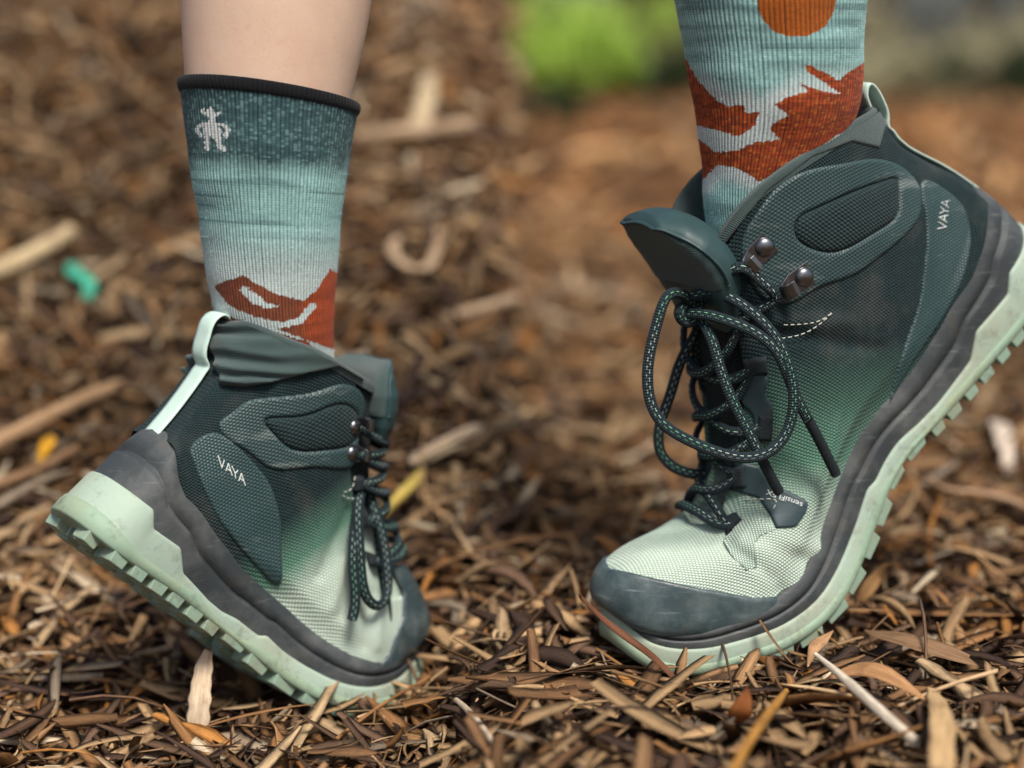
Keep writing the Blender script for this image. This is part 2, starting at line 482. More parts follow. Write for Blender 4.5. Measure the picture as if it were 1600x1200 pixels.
class Boot:
    """one boot: sagittal frame (s forward, off lateral, z up); shape curves given in that frame"""
    def __init__(s, O, f, l, root):
        s.O = np.array([O[0], O[1], 0.0]); s.f = np.array([f[0], f[1], 0.0]); s.l = np.array([l[0], l[1], 0.0]); s.root = root
    def bp(s, px, py, off=0.0):
        d = ray(px, py); t = (off - (CAM - s.O) @ s.l) / (d @ s.l)
        P = CAM + t * d
        return np.array([(P - s.O) @ s.f, P[2]])
    def w(s, sz, off):
        sz = np.asarray(sz); off = np.asarray(off)
        return s.O + sz[..., :1] * s.f + off[..., None] * s.l + sz[..., 1:2] * np.array([0, 0, 1.0])
    def tr(s, pts):
        return np.array([s.bp(p[0], p[1], (p[2] if len(p) > 2 else 0) / 1000) for p in pts])

    # ---- sole: spine curve of the tread with offsets along its normal
    def set_sole(s, pts, heel_ext=.03):
        k = s.tr(pts)
        hd = k[0] - k[2]; hd /= np.linalg.norm(hd)
        nh = np.array([hd[1], -hd[0]]); nh *= np.sign(nh[1])
        k = np.concatenate([[k[0] + hd * heel_ext + nh * .003], [k[0] + hd * heel_ext * .45 + nh * .0006], k])
        s.spine = spline(k, 1200)
        d = np.gradient(s.spine, axis=0); d /= np.linalg.norm(d, axis=1, keepdims=True)
        s.sn = np.stack([-d[:, 1], d[:, 0]], 1)            # up-ish normal for heel->toe direction
        s.L = np.linalg.norm(np.diff(s.spine, axis=0), axis=1).sum()
        s.sn = np.stack([np.convolve(np.pad(s.sn[:, i], 40, mode='edge'), np.ones(81) / 81, mode='valid') for i in (0, 1)], 1)
        k0 = s.sn[1030].copy(); fw_ = np.array([k0[1], -k0[0]])
        wt = sstep(np.arange(1200) / 1199., .84, .93)[:, None]
        s.sn = s.sn * (1 - wt) + (k0 - .10 * fw_) * wt
        s.wtab = smooth_tab([0, .08, .16, .3, .42, .55, .68, .76, .86, .94, 1], np.array([33, 34, 34.5, 33, 32.5, 37, 45, 47, 44, 38, 33]) / 1000, 900, .035)
        s.hR = smooth_tab([0, .05, .10, .16, .24, .34, .5, .65, .8, .92, 1], np.array([70, 67, 57, 48, 41, 36, 34, 31.5, 28, 26.5, 27]) / 1000, 900, .025)
        s.hG = smooth_tab([0, .10, .125, .20, .235, .32, .36, .40, .46, .475, .52, .62, .80, .95, 1],
                          np.array([30, 30, 22, 22, 12, 9, 9, 11, 11, 14, 13, 14, 14, 16, 20]) / 1000, 900, .006)
    def sole_w(s, u):
        cap = np.minimum(1, np.sqrt(np.clip(1 - (1 - np.clip(u / .115, 0, 1))**2.3, 0, 1)))
        cap2 = np.minimum(1, np.sqrt(np.clip(1 - (1 - np.clip((1 - u) / .22, 0, 1))**3.0, 0, 1)))
        return lut(s.wtab, u) * cap * cap2
    def sole_pt(s, u, h, side, inset=0.0):
        """u 0..1, h metres above tread; inset shrinks the outline"""
        u = np.asarray(u, float)
        inset = inset + .06 * np.maximum(h - .026, 0) * (1 - sstep(u, .10, .24))
        sp = lutv(s.spine, u); n = lutv(s.sn, u)
        # move end points inwards by the inset along the spine
        d = np.stack([n[:, 1], -n[:, 0]], 1)
        e = (np.clip(1 - u / .06, 0, 1)**1.0 - np.clip(1 - (1 - u) / .1, 0, 1)**1.0)
        wdt = np.maximum(s.sole_w(u) - inset * np.minimum(1, s.sole_w(u) / .02), 0)
        sz = sp + n * np.broadcast_to(h, u.shape)[:, None] + d * (e * inset)[:, None]
        return s.w(sz, side * wdt)
    def sole_ring(s, hfun, inset, n=420):
        th = np.linspace(0, np.pi, n // 2); u = (1 - np.cos(th)) / 2
        u = 0.55 * u + 0.45 * th / np.pi
        hl = hfun(u)
        A = s.sole_pt(u, hl, 1.0, inset); B = s.sole_pt(u[1:-1][::-1], hl[1:-1][::-1], -1.0, inset)
        return np.concatenate([A, B]), u
    def build_sole(s):
        R_ = lambda u: lut(s.hR, u); G = lambda u: lut(s.hG, u)
        def loft(name, levels, mat, cap_bottom=False, cap_top=False):
            rings = [s.sole_ring(h, i) for h, i in levels]
            P = np.stack([r[0] for r in rings], 1); n, m = P.shape[:2]
            F = grid_faces(n, m, True)
            Ls = np.concatenate([[0], np.cumsum(np.linalg.norm(np.diff(P[:, 0], axis=0), axis=1))])
            uv = np.stack(np.broadcast_arrays(Ls[:, None], np.linspace(0, .03, m)[None]), -1).reshape(-1, 2)
            F = [list(q) for q in F]
            half = n // 2 + 1
            for flag, j in ((cap_bottom, 0), (cap_top, m - 1)):
                if not flag: continue
                for i in range(half - 1):
                    a, b = i, i + 1; c, d_ = (n - b) % n, (n - a) % n
                    q = [a * m + j, b * m + j, c * m + j, d_ * m + j]
                    q = list(dict.fromkeys(q))
                    if len(q) > 2: F.append(q if j else q[::-1])
            o = mesh_from(name, P.reshape(-1, 3), F, mat, uv=uv); adopt(o, s.root)
            return o
        s.outsole = loft('outsole', [(lambda u: .001 + 0 * u, .006), (lambda u: .0012 + 0 * u, .0012), (lambda u: .004 + 0 * u, .0006), (lambda u: G(u) * .5, .0006),
                         (lambda u: G(u) - .0022, .0008), (lambda u: G(u) - .0006, .0012), (lambda u: G(u) - .0001, .0024), (lambda u: G(u) - .0002, .006)], MT['outsole'], cap_bottom=True)
        wr = lambda u: .0065 + .0055 * (1 - sstep(u, .02, .16)) + .0035 * sstep(u, .9, 1) - .0025 * sstep(u, .30, .36) * (1 - sstep(u, .42, .48))
        s.tread = loft('tread', [(lambda u: 0 * u, .005), (lambda u: .0002 + 0 * u, .0010), (lambda u: .0014 + 0 * u, -.0004), (lambda u: wr(u) * .6, -.0006), (lambda u: wr(u) - .0006, -.0002), (lambda u: wr(u), .0008), (lambda u: wr(u), .004)], MT['wrap'], cap_bottom=True)
        def mid(f): return lambda u: (G(u) - .002) * (1 - f) + R_(u) * f
        s.midsole = loft('midsole', [(mid(0), .0024), (mid(.18), .0018), (mid(.38), .0014), (mid(.44), .0016), (mid(.475), .0040), (mid(.53), .0042), (mid(.57), .0016), (mid(.75), .0022), (mid(.92), .0034), (mid(.98), .0044), (mid(1.0), .006), (mid(1.0), .010)], MT['midsole'])
    def build_lugs(s):
        # sharp wedge blocks standing off the tread
        def block(u0, u1, y0, y1, h0, h1, side):
            us = np.array([u0, u1]); out = []
            for h, shr in ((h0, 0.0), (h1, .10)):
                for uu, tilt in ((u0, 1), (u1, -1)):
                    du = (u1 - u0) * shr * tilt * (1.4 if tilt > 0 else .4)
                    for yy in (y0, y1):
                        ym = (y0 + y1) / 2; y = ym + (yy - ym) * (1 - shr * .7)
                        q = lutv(s.spine, np.array([uu + du]))[0] + lutv(s.sn, np.array([uu + du]))[0] * h
                        out.append(s.w(q[None], np.array([side * y]))[0])
            F = [[0, 1, 3, 2], [4, 6, 7, 5], [0, 4, 5, 1], [2, 3, 7, 6], [0, 2, 6, 4], [1, 5, 7, 3]]
            return np.array(out), F
        for side in (1, -1):
            u = .03; k = 0
            while u < .90:
                pit = (.0142 if u < .34 else .0205) / s.L
                gap = (.0032 if k % 2 else .0042) / s.L
                wA = min(s.sole_w(np.array([u + .002]))[0], s.sole_w(np.array([u + pit - gap]))[0])
                rows = [(wA - .0145, wA + .0001)]
                if wA > .024 and not (.36 < u < .44): rows.append((wA - .0285, wA - .0180))
                for r, (y0, y1) in enumerate(rows):
                    sh = r * pit * .35
                    dep = -.0052 if not (.36 < u < .44) else -.003
                    V, F = block(u + sh, u + sh + pit - gap, y0, y1, .003, dep, side)
                    o = mesh_from('tread_lug', V, F, MT['lug'], smooth=False)
                    bv = o.modifiers.new('b', 'BEVEL'); bv.width = .0006; bv.segments = 2
                    adopt_sub(o, s.tread)
                u += pit; k += 1
        u = .05; pit = .0152 / s.L
        while u < .93:
            V, F = block(u, u + pit * .9, -.006, .006, .003, -.0045, 1)
            o = mesh_from('tread_lug', V, F, MT['lug'], smooth=False); adopt_sub(o, s.tread)
            u += pit * 1.5

    # ---- upper: Coons patch in the sagittal plane, swelled sideways
    def set_upper(s, back, collar, front):
        C0 = np.array([lutv(s.spine, np.linspace(0, 1, 1500))[i] for i in range(1500)]) + lutv(s.sn, np.linspace(0, 1, 1500)) * (lut(s.hR, np.linspace(0, 1, 1500)) - .004)[:, None]
        d0 = C0[1] - C0[0]; d0 /= np.linalg.norm(d0); C0[:60] += d0 * (.009 * (1 - np.arange(60) / 60.))[:, None]
        d1 = C0[-1] - C0[-2]; d1 /= np.linalg.norm(d1); C0[-100:] -= d1 * (.006 * (np.arange(100) / 100.))[:, None]
        s.C0 = C0
        if 0: print('heel top px', project(s.w(C0[:1], np.zeros(1))), 'toe', project(s.w(C0[-1:], np.zeros(1))), 'L', s.L)
        K = s.tr(collar); B = np.concatenate([C0[:1], s.tr(back), K[:1]]); Fr = np.concatenate([C0[-1:], s.tr(front), K[-1:]])
        s.C1 = spline(K, 1500); s.B = spline(B, 1500); s.F = spline(Fr, 1500)
        hs = np.array([0, .1, .25, .45, .7, 1]); as_ = np.array([0, .15, .35, .55, .75, .9, 1])
        T = np.array([[33, 34, 32, 37, 46, 42, 36], [33, 33.5, 33, 39, 46.5, 42, 36], [32, 33, 34, 38, 42, 41, 38], [31, 33, 35, 37, 37.5, 37, 36], [31, 34, 37, 38, 37.5, 36, 34], [33, 37, 40, 40, 39, 36, 33]]) / 1000
        g = 200; aa = np.linspace(0, 1, g)
        T1 = np.stack([smooth_tab(as_, T[i], g, .06) for i in range(len(hs))])
        T2 = np.stack([smooth_tab(hs, T1[:, j], g, .06) for j in range(g)], 1)
        s.W = T2                                        # [h, a]
        s.P = smooth_tab([0, .1, .25, .45, .7, 1], [.5, .52, .6, .66, .72, .75], g, .05)
    def S(s, th, h, off=0.0):
        """surface point; th 0..2pi (0 back, pi front; <pi lateral)"""
        th, h = np.broadcast_arrays(np.asarray(th, float), np.asarray(h, float))
        sh = th.shape; th = th.ravel(); h = h.ravel()
        a = .5 * (1 - np.cos(th)); 
        hh = h[:, None]; aa = a[:, None]
        sz = (1 - hh) * lutv(s.C0, a) + hh * lutv(s.C1, a) + (1 - aa) * lutv(s.B, h) + aa * lutv(s.F, h) \
            - ((1 - aa) * (1 - hh) * s.C0[0] + aa * (1 - hh) * s.C0[-1] + (1 - aa) * hh * s.C1[0] + aa * hh * s.C1[-1])
        g = s.W.shape[0] - 1
        fi = np.clip(h, 0, 1) * g; fj = a * g; i = np.clip(fi.astype(int), 0, g - 1); j = np.clip(fj.astype(int), 0, g - 1); fi -= i; fj -= j
        Wv = s.W[i, j] * (1 - fi) * (1 - fj) + s.W[i + 1, j] * fi * (1 - fj) + s.W[i, j + 1] * (1 - fi) * fj + s.W[i + 1, j + 1] * fi * fj
        sn = np.sin(th); Wu = Wv * np.abs(sn)**lut(s.P, h)
        Ws = np.maximum(s.sole_w(a) - .004, 0)
        k = 1 - sstep(h, 0, .10)
        Wt = Wu * (1 - k) + Ws * k
        P = s.w(sz, np.sign(sn) * Wt)
        return P.reshape(sh + (3,))
    def patch(s, t0, t1, h0, h1, step):
        """dense patch of surface with normals, photo-plane coordinates and uv"""
        c = s.S(np.linspace(t0, t1, 30)[:, None], np.linspace(h0, h1, 30)[None])
        lt = np.linalg.norm(np.diff(c, axis=0), axis=-1).sum(0).max(); lh = np.linalg.norm(np.diff(c, axis=1), axis=-1).sum(1).max()
        n = int(np.clip(lt / step, 6, 900)); m = int(np.clip(lh / step, 6, 700))
        th = np.linspace(t0, t1, n); hh = np.linspace(h0, h1, m)
        P = s.S(th[:, None], hh[None])
        e = 1e-3
        du = s.S(th[:, None] + e, hh[None]) - s.S(th[:, None] - e, hh[None])
        hp = np.clip(hh + e, 0, 1); hm = np.clip(hh - e, 0, 1)
        dv = s.S(th[:, None], hp[None]) - s.S(th[:, None], hm[None])
        N = np.cross(du, dv); N /= np.maximum(np.linalg.norm(N, axis=-1, keepdims=True), 1e-12)
        return th, hh, P, N
    def qpx(s, th, hh):
        """photo coordinates of each surface point, the hidden side through its mirror image"""
        thm = np.where(th > np.pi, 2 * np.pi - th, np.abs(th))
        return project(s.S(np.clip(thm, 0, np.pi)[:, None], hh[None]))
    def coarse(s):
        if not hasattr(s, '_c'):
            th = np.linspace(0, np.pi, 200); hh = np.linspace(0, 1, 160)
            s._c = (th, hh, s.qpx(th, hh))
            P = s.S(np.linspace(0, 2 * np.pi, 60)[:, None], np.linspace(0, 1, 60)[None])
            # outward check
            c = P.mean(axis=(0, 1)); th_, hh_, P2, N = s.patch(.5, 2.0, .3, .6, .01)
            s.nsign = 1.0 if ((P2 + N * .01 - s.w(np.array([[0, 0]]), np.array([0.0]))) @ s.l).mean() > ((P2 - N * .01 - s.w(np.array([[0, 0]]), np.array([0.0]))) @ s.l).mean() else -1.0
        return s._c
    def locate(s, px, py):
        th, hh, q = s.coarse()
        d = ((q - np.array([px, py]))**2).sum(-1); i, j = np.unravel_index(np.argmin(d), d.shape)
        t0, h0 = th[i], hh[j]
        tt = np.linspace(max(t0 - .03, 0), min(t0 + .03, np.pi), 41); h2 = np.linspace(max(h0 - .012, 0), min(h0 + .012, 1), 41)
        q = s.qpx(tt, h2); d = ((q - np.array([px, py]))**2).sum(-1); i, j = np.unravel_index(np.argmin(d), d.shape)
        return tt[i], h2[j]
    def pn(s, th, h):
        e = 2e-3; P = s.S(th, h)
        N = np.cross(s.S(th + e, h) - s.S(th - e, h), s.S(th, min(h + e, 1)) - s.S(th, max(h - e, 0)))
        s.coarse(); N = N / np.linalg.norm(N) * s.nsign
        return P, N
    def grad_of(s, q): return s.gradf(q)
    def panel(s, name, sdf, mat, thick, bevel, step=.0012, sides=(0, 1), base=-.0004, parent=None, wr=None, rng_=None, smooth=True):
        """cut a piece out of the surface where sdf(photo coords, th, h) > 0 (in px) and raise it"""
        th, hh, q = s.coarse()
        k = 1.0 / 2860.0                            # metres per px near the boot
        d = sdf(q, th, hh); m = d > -6
        if not m.any(): print('EMPTY PANEL', name); return None
        ii = np.where(m.any(1))[0]; jj = np.where(m.any(0))[0]
        t0, t1 = th[max(ii[0] - 2, 0)], th[min(ii[-1] + 2, len(th) - 1)]; h0, h1 = hh[max(jj[0] - 2, 0)], hh[min(jj[-1] + 2, len(hh) - 1)]
        res = []
        Vall = []; Fall = []; UV = []; G = []; nb = 0
        spans = []
        if 0 in sides and 1 in sides and (d[-1] > 0).any(): spans = [(t0, 2 * np.pi - t0)]
        elif 0 in sides and 1 in sides and (d[0] > 0).any(): spans = [(-t1, t1)]
        else:
            if 0 in sides: spans.append((t0, t1))
            if 1 in sides: spans.append((2 * np.pi - t1, 2 * np.pi - t0))
        first = None
        for a0, a1 in spans:
            Vall = []; Fall = []; UV = []; G = []; nb = 0
            tt, h2, P, N = s.patch(a0, a1, h0, h1, step); N = N * s.nsign
            qq = s.qpx(tt, h2); d = sdf(qq, np.where(tt > np.pi, 2 * np.pi - tt, np.abs(tt)), h2)
            dm = d * k
            o = base + (thick - base) * np.sqrt(np.clip(1 - (1 - np.clip(dm / bevel, 0, 1))**2, 0, 1))
            if wr is not None: o = o + wr(P, qq)
            V = P + N * o[..., None]
            n, mm = d.shape
            lu = (P - s.O) @ s.f; lv = P[..., 2] - np.abs((P - s.O) @ s.l)
            uv = np.stack([lu, lv], -1).reshape(-1, 2); g = s.gradf(qq).ravel()
            Vf = list(V.reshape(-1, 3)); uvf = list(uv); gf = list(g); df = d.ravel(); Pf = P.reshape(-1, 3); Nf = N.reshape(-1, 3)
            Fq = grid_faces(n, mm); ins = df[Fq] > 0
            if s.nsign < 0: Fq = Fq[:, ::-1]; ins = ins[:, ::-1]
            full = Fq[ins.all(1)].tolist(); part = Fq[ins.any(1) & ~ins.all(1)]
            cache = {}
            for f in part:
                out = []
                for c in range(4):
                    a, b = int(f[c]), int(f[(c + 1) % 4])
                    if df[a] > 0: out.append(a)
                    if (df[a] > 0) != (df[b] > 0):
                        key = (min(a, b), max(a, b))
                        if key not in cache:
                            t = df[a] / (df[a] - df[b])
                            cache[key] = len(Vf); 
                            Vf.append((Pf[a] * (1 - t) + Pf[b] * t) + Nf[a] * base); uvf.append(uv[a] * (1 - t) + uv[b] * t); gf.append(g[a])
                        out.append(cache[key])
                if len(out) > 2: full.append(out)
            used = sorted({v for f in full for v in f}); mp = {v: i + nb for i, v in enumerate(used)}
            Vall += [Vf[v] for v in used]; UV += [uvf[v] for v in used]; G += [gf[v] for v in used]
            Fall += [[mp[v] for v in f] for f in full]; nb += len(used)
            if not Fall: print('EMPTY PANEL', name); continue
            o = mesh_from(name, np.array(Vall), Fall, mat, uv=np.array(UV), attrs={'grad': np.array(G)}, smooth=smooth)
            if parent is None: adopt(o, s.root)
            else: adopt_sub(o, parent)
            first = first or o
        return first
    def spath(s, pts, off=.003, n=120):
        """smooth path over the surface through (th,h[,extra offset]) keys"""
        k = spline(np.array([[p[0], p[1] * 3, (p[2] if len(p) > 2 else 0) * 10] for p in pts]), n)
        out = []; nn = []
        for a, b, c in k:
            P, N = s.pn(a, min(max(b / 3, 0), 1)); out.append(P + N * (off + c / 10)); nn.append(N)
        return np.array(out), np.array(nn)

def adopt_sub(child, part):
    """child of a part; both meshes are in world space, the part already undoes its root's offset"""
    child.parent = part; child.location = (0, 0, 0)

def ribbon(path, lat, width, thick, n_w=6):
    """strap: path (N,3) swept along lateral vector lat, closed slab"""
    p = np.asarray(path); t = np.gradient(p, axis=0); t /= np.linalg.norm(t, axis=1, keepdims=True)
    lat = np.asarray(lat) / np.linalg.norm(lat); nv = np.cross(t, lat); nv /= np.linalg.norm(nv, axis=1, keepdims=True)
    N = len(p); sec = []
    ws = np.linspace(-1, 1, n_w)
    for w_ in ws: sec.append((w_ * width / 2, thick / 2 * (1 - .55 * abs(w_)**6)))
    for w_ in ws[::-1]: sec.append((w_ * width / 2, -thick / 2 * (1 - .55 * abs(w_)**6)))
    sec.append(sec[0]); sec = np.array(sec); m = len(sec)
    V = p[:, None] + lat * sec[None, :, :1] + nv[:, None] * sec[None, :, 1:]
    L = np.concatenate([[0], np.cumsum(np.linalg.norm(np.diff(p, axis=0), axis=1))])
    uv = np.stack(np.broadcast_arrays(sec[None, :, 0], L[:, None]), -1).reshape(-1, 2)
    F = [list(q) for q in grid_faces(N, m)]
    F.append(list(range(m - 1))[::-1]); F.append([(N - 1) * m + i for i in range(m - 1)])
    return V.reshape(-1, 3), F, uv

def pillow(path, lat, wtab, ttab, mat, name, parent, back=-1):
    """padded pad swept along path with half width / half thickness tables"""
    p = np.asarray(path); N = len(p); t = np.gradient(p, axis=0); t /= np.linalg.norm(t, axis=1, keepdims=True)
    lat = np.asarray(lat) / np.linalg.norm(lat); nv = np.cross(t, lat); nv /= np.linalg.norm(nv, axis=1, keepdims=True)
    a = np.linspace(0, 2 * np.pi, 41); ca = np.sign(np.cos(a)) * np.abs(np.cos(a))**.75; sa = np.sign(np.sin(a)) * np.abs(np.sin(a))**.8
    x = np.linspace(0, 1, N); W_ = lut(np.array(wtab), x); T_ = lut(np.array(ttab), x)
    V = p[:, None] + lat * (ca[None, :, None] * W_[:, None, None]) + nv[:, None] * (sa[None, :, None] * T_[:, None, None])
    V = V + nv[:, None] * (-(ca**2)[None, :, None] * .18 * W_[:, None, None])      # cupped round the leg
    L = np.concatenate([[0], np.cumsum(np.linalg.norm(np.diff(p, axis=0), axis=1))])
    uv = np.stack(np.broadcast_arrays(ca[None] * W_[:, None], L[:, None]), -1).reshape(-1, 2)
    F = [list(q) for q in grid_faces(N, 41)]; F.append([(N - 1) * 41 + i for i in range(40)][::-1]); F.append(list(range(40)))
    o = mesh_from(name, V.reshape(-1, 3), F, mat, uv=uv); adopt(o, parent)
    # knitted face on the leg side, and the piping where the two faces meet
    half = slice(21, 40) if back < 0 else slice(1, 20)
    i0 = int(N * .35); Vh = V[i0:, half]
    nh = grid_normals(Vh); cen = p[i0:, None]; nh *= np.sign(((Vh - cen) * nh).sum(-1).mean())
    Vl = Vh + nh * .0006
    k = mesh_from('tongue_lining', Vl.reshape(-1, 3), grid_faces(Vl.shape[0], Vl.shape[1]), MT['stretch'], uv=uv.reshape(N, 41, 2)[i0:, half].reshape(-1, 2)); adopt_sub(k, o)
    e = 20 if back < 0 else 0; e2 = 0 if back < 0 else 20
    end = V[-1, half]
    rim = np.concatenate([V[i0:-1, e][:: 2], end[::3], V[i0:-1, e2][::-1][::2]])
    v_, f_, u_ = tube(spline(rim, 120), .0012, .0012, [0, 0, 1.], 8)
    k = mesh_from('piping', v_, f_, MT['tongue_skin'], uv=u_); adopt_sub(k, o)
    return o

def stitches(boot, name, pts_px, mat, parent, length=.0022, gap=.0016, off=.0012, hw=.00035, sides=(1,)):
    V = []; F = []; b = 0
    keys = [boot.locate(*p) for p in pts_px]
    P, N = boot.spath(keys, off, 200)
    L = np.concatenate([[0], np.cumsum(np.linalg.norm(np.diff(P, axis=0), axis=1))])
    x = .0005
    while x + length < L[-1]:
        a = np.array([np.interp([x, x + length * .5, x + length], L, P[:, i]) for i in range(3)]).T
        nv = np.array([np.interp([x, x + length], L, N[:, i]) for i in range(3)]).T[0]
        a[1] += nv * .0003
        v, f, _ = tube(spline(a, 5), hw, hw, nv, 6)
        V.append(v); F += [[i + b for i in q] for q in f]; b += len(v)
        x += length + gap
    o = mesh_from(name, np.concatenate(V), F, mat); adopt(o, boot.root); o['kind'] = 'stuff'
    return o

def write_on(boot, name, strokes_or_text, origin, dvec, uvec, mat, hw=1.2, lift=.0011, length=None):
    """lettering laid onto the surface: strokes in em units or a string set in the built-in face"""
    og = np.array(origin, float); d = np.array(dvec, float); u = np.array(uvec, float)
    if isinstance(strokes_or_text, list):
        segs = [np.array([og + d * x + u * y for x, y in st]) for st in strokes_or_text]
        def sdf(q, th, hh):
            r = None
            for sg in segs:
                v = line_sdf(q, sg, hw); r = v if r is None else np.maximum(r, v)
            return r
        return boot.panel(name, sdf, mat, lift + .00015, .0002, step=.00022, sides=(0,), base=lift - .0002)
    cu = bpy.data.curves.new(name, 'FONT'); cu.body = strokes_or_text; cu.size = 1; cu.resolution_u = 3
    tmp = bpy.data.objects.new('tmp', cu); COL.objects.link(tmp)
    dg = bpy.context.evaluated_depsgraph_get(); me = tmp.evaluated_get(dg).to_mesh()
    co = np.array([v.co[:2] for v in me.vertices]); fs = [list(p.vertices) for p in me.polygons]
    tmp.evaluated_get(dg).to_mesh_clear(); bpy.data.objects.remove(tmp)
    co[:, 0] *= length / co[:, 0].max(); co[:, 1] /= .72
    V = []
    for x, y in co:
        p = og + d * x + u * y
        P, N = boot.pn(*boot.locate(*p)); V.append(P + N * lift)
    o = mesh_from(name, np.array(V), fs, mat, smooth=False); adopt(o, boot.root)
    return o

def hook(boot, px, py, out_px, size=1.0):
    """speed-lace hook: riveted plate, folded open hook, domed rivet"""
    P, N = boot.pn(*boot.locate(px, py)); Q, _ = boot.pn(*boot.locate(*out_px))
    fx = (Q - P); fx -= (fx @ N) * N; fx /= np.linalg.norm(fx); ly = np.cross(N, fx)
    def W(x, y, z): return P + (fx * x + ly * y + N * z) * .001 * size
    r = thing_part('lace_hook', boot)
    bm = bmesh.new()
    prof = [(-6, .8), (3.5, 1.0), (6.5, 1.6), (8.6, 3.2), (8.8, 5.0), (7.6, 6.4), (5.4, 6.8), (3.6, 6.2)]
    hwid = [5.2, 4.6, 3.6, 3.3, 3.3, 3.3, 3.3, 3.0]
    V = []; th = .55
    sp = np.array(prof, float); t = np.gradient(sp, axis=0); t /= np.linalg.norm(t, axis=1, keepdims=True); nn = np.stack([-t[:, 1], t[:, 0]], 1)
    for (x, z), (a, b), hw in zip(sp, nn, hwid):
        for sx, sgn in ((-1, 1), (1, 1), (1, -1), (-1, -1)):
            V.append(W(x + a * th * sgn, sx * hw, z + b * th * sgn))
    F = []
    for i in range(len(prof) - 1):
        for c in range(4): F.append([i * 4 + c, i * 4 + (c + 1) % 4, (i + 1) * 4 + (c + 1) % 4, (i + 1) * 4 + c])
    n = len(prof) - 1; F += [[3, 2, 1, 0], [n * 4, n * 4 + 1, n * 4 + 2, n * 4 + 3]]
    o = mesh_from('lace_hook', np.array(V), F, MT['metal'], smooth=False); adopt(o, boot.root)
    bv = o.modifiers.new('b', 'BEVEL'); bv.width = .0003; bv.segments = 2
    # rivet
    V = []; rr = [(0, 3.1), (1.2, 3.0), (2.2, 2.2), (2.7, 1.2), (2.8, .02)]
    for z, rad in [(z + 1.0, q * 1.35) for z, q in rr]:
        for k in range(20): V.append(W(-2.5 + rad * math.cos(k * math.pi / 10), rad * math.sin(k * math.pi / 10), z))
    F = [[i * 20 + k, i * 20 + (k + 1) % 20, (i + 1) * 20 + (k + 1) % 20, (i + 1) * 20 + k] for i in range(4) for k in range(20)]
    rv = mesh_from('rivet', np.array(V), F, MT['metal']); adopt_sub(rv, o)
    return o
def thing_part(n, b): return None

def lining(boot, mat):
    """rolled collar edge and the inside of the shaft"""
    th = np.linspace(0, 2 * np.pi, 240, endpoint=False)
    top = boot.S(th, np.ones_like(th)); below = boot.S(th, np.full_like(th, .93))
    c = top.mean(0); up = top - below; up = up.mean(0); up /= np.linalg.norm(up)
    inw = c - top; inw -= (inw @ up)[:, None] * up; inw /= np.maximum(np.linalg.norm(inw, axis=1, keepdims=True), 1e-9)
    lv = [(-.0002, -.004), (-.0006, -.001), (.0, .0016), (.0018, .003), (.0038, .0028), (.0054, .001), (.0062, -.003), (.007, -.012), (.009, -.03), (.012, -.05)]
    P = np.stack([top + inw * a + up * b for a, b in lv], 1)
    n, m = P.shape[:2]; Ls = np.linspace(0, .27, n)
    uv = np.stack(np.broadcast_arrays(Ls[:, None], np.linspace(0, .06, m)[None]), -1).reshape(-1, 2)
    o = mesh_from('collar_lining', P.reshape(-1, 3), grid_faces(n, m, True), mat, uv=uv); adopt(o, boot.root)
    return o

VAYA = [[(0, 1), (.42, 0), (.84, 1)], [(.98, 0), (1.42, 1), (1.86, 0)], [(1.12, .34), (1.72, .34)], [(1.92, 1), (2.32, .48), (2.72, 1)], [(2.32, .48), (2.32, 0)], [(2.80, 0), (3.24, 1), (3.68, 0)], [(2.94, .34), (3.54, .34)]]

# ============ boot on the flat ground (toe towards the left)
YAW_R = R(22)
fR = (-math.cos(YAW_R), -math.sin(YAW_R)); lR = (math.sin(YAW_R), -math.cos(YAW_R))
rootR = thing('hiking_boot', 'dark green hiking boot with loose bow and flopping tongue, heel lifted steeply', 'boot', (0.08, -0.017, 0.0))
bR = Boot((0.080, -0.017), fR, lR, rootR)
bR.gradf = lambda q: np.clip((q[..., 1] - 545 + 0.10 * (q[..., 0] - 1250)) / 300, 0, 1)
bR.set_sole([(1545, 568, 30), (1478, 650, 32), (1418, 728, 36), (1390, 800, 41), (1362, 880, 45), (1318, 950, 46), (1250, 1002, 45), (1150, 1038, 40), (1060, 1048, 26), (990, 1030, 8), (946, 1000, 0)], heel_ext=.082)
bR.set_upper(back=[(1450, 256), (1400, 228)],
             collar=[(1358, 172, 0), (1332, 190, 18), (1270, 235, 33), (1200, 287, 38), (1150, 338, 36), (1118, 385, 26), (1092, 430, 0)],
             front=[(936, 940), (940, 912), (964, 878), (1015, 846), (1078, 814), (1115, 772), (1122, 700), (1118, 620), (1105, 540), (1095, 480)])

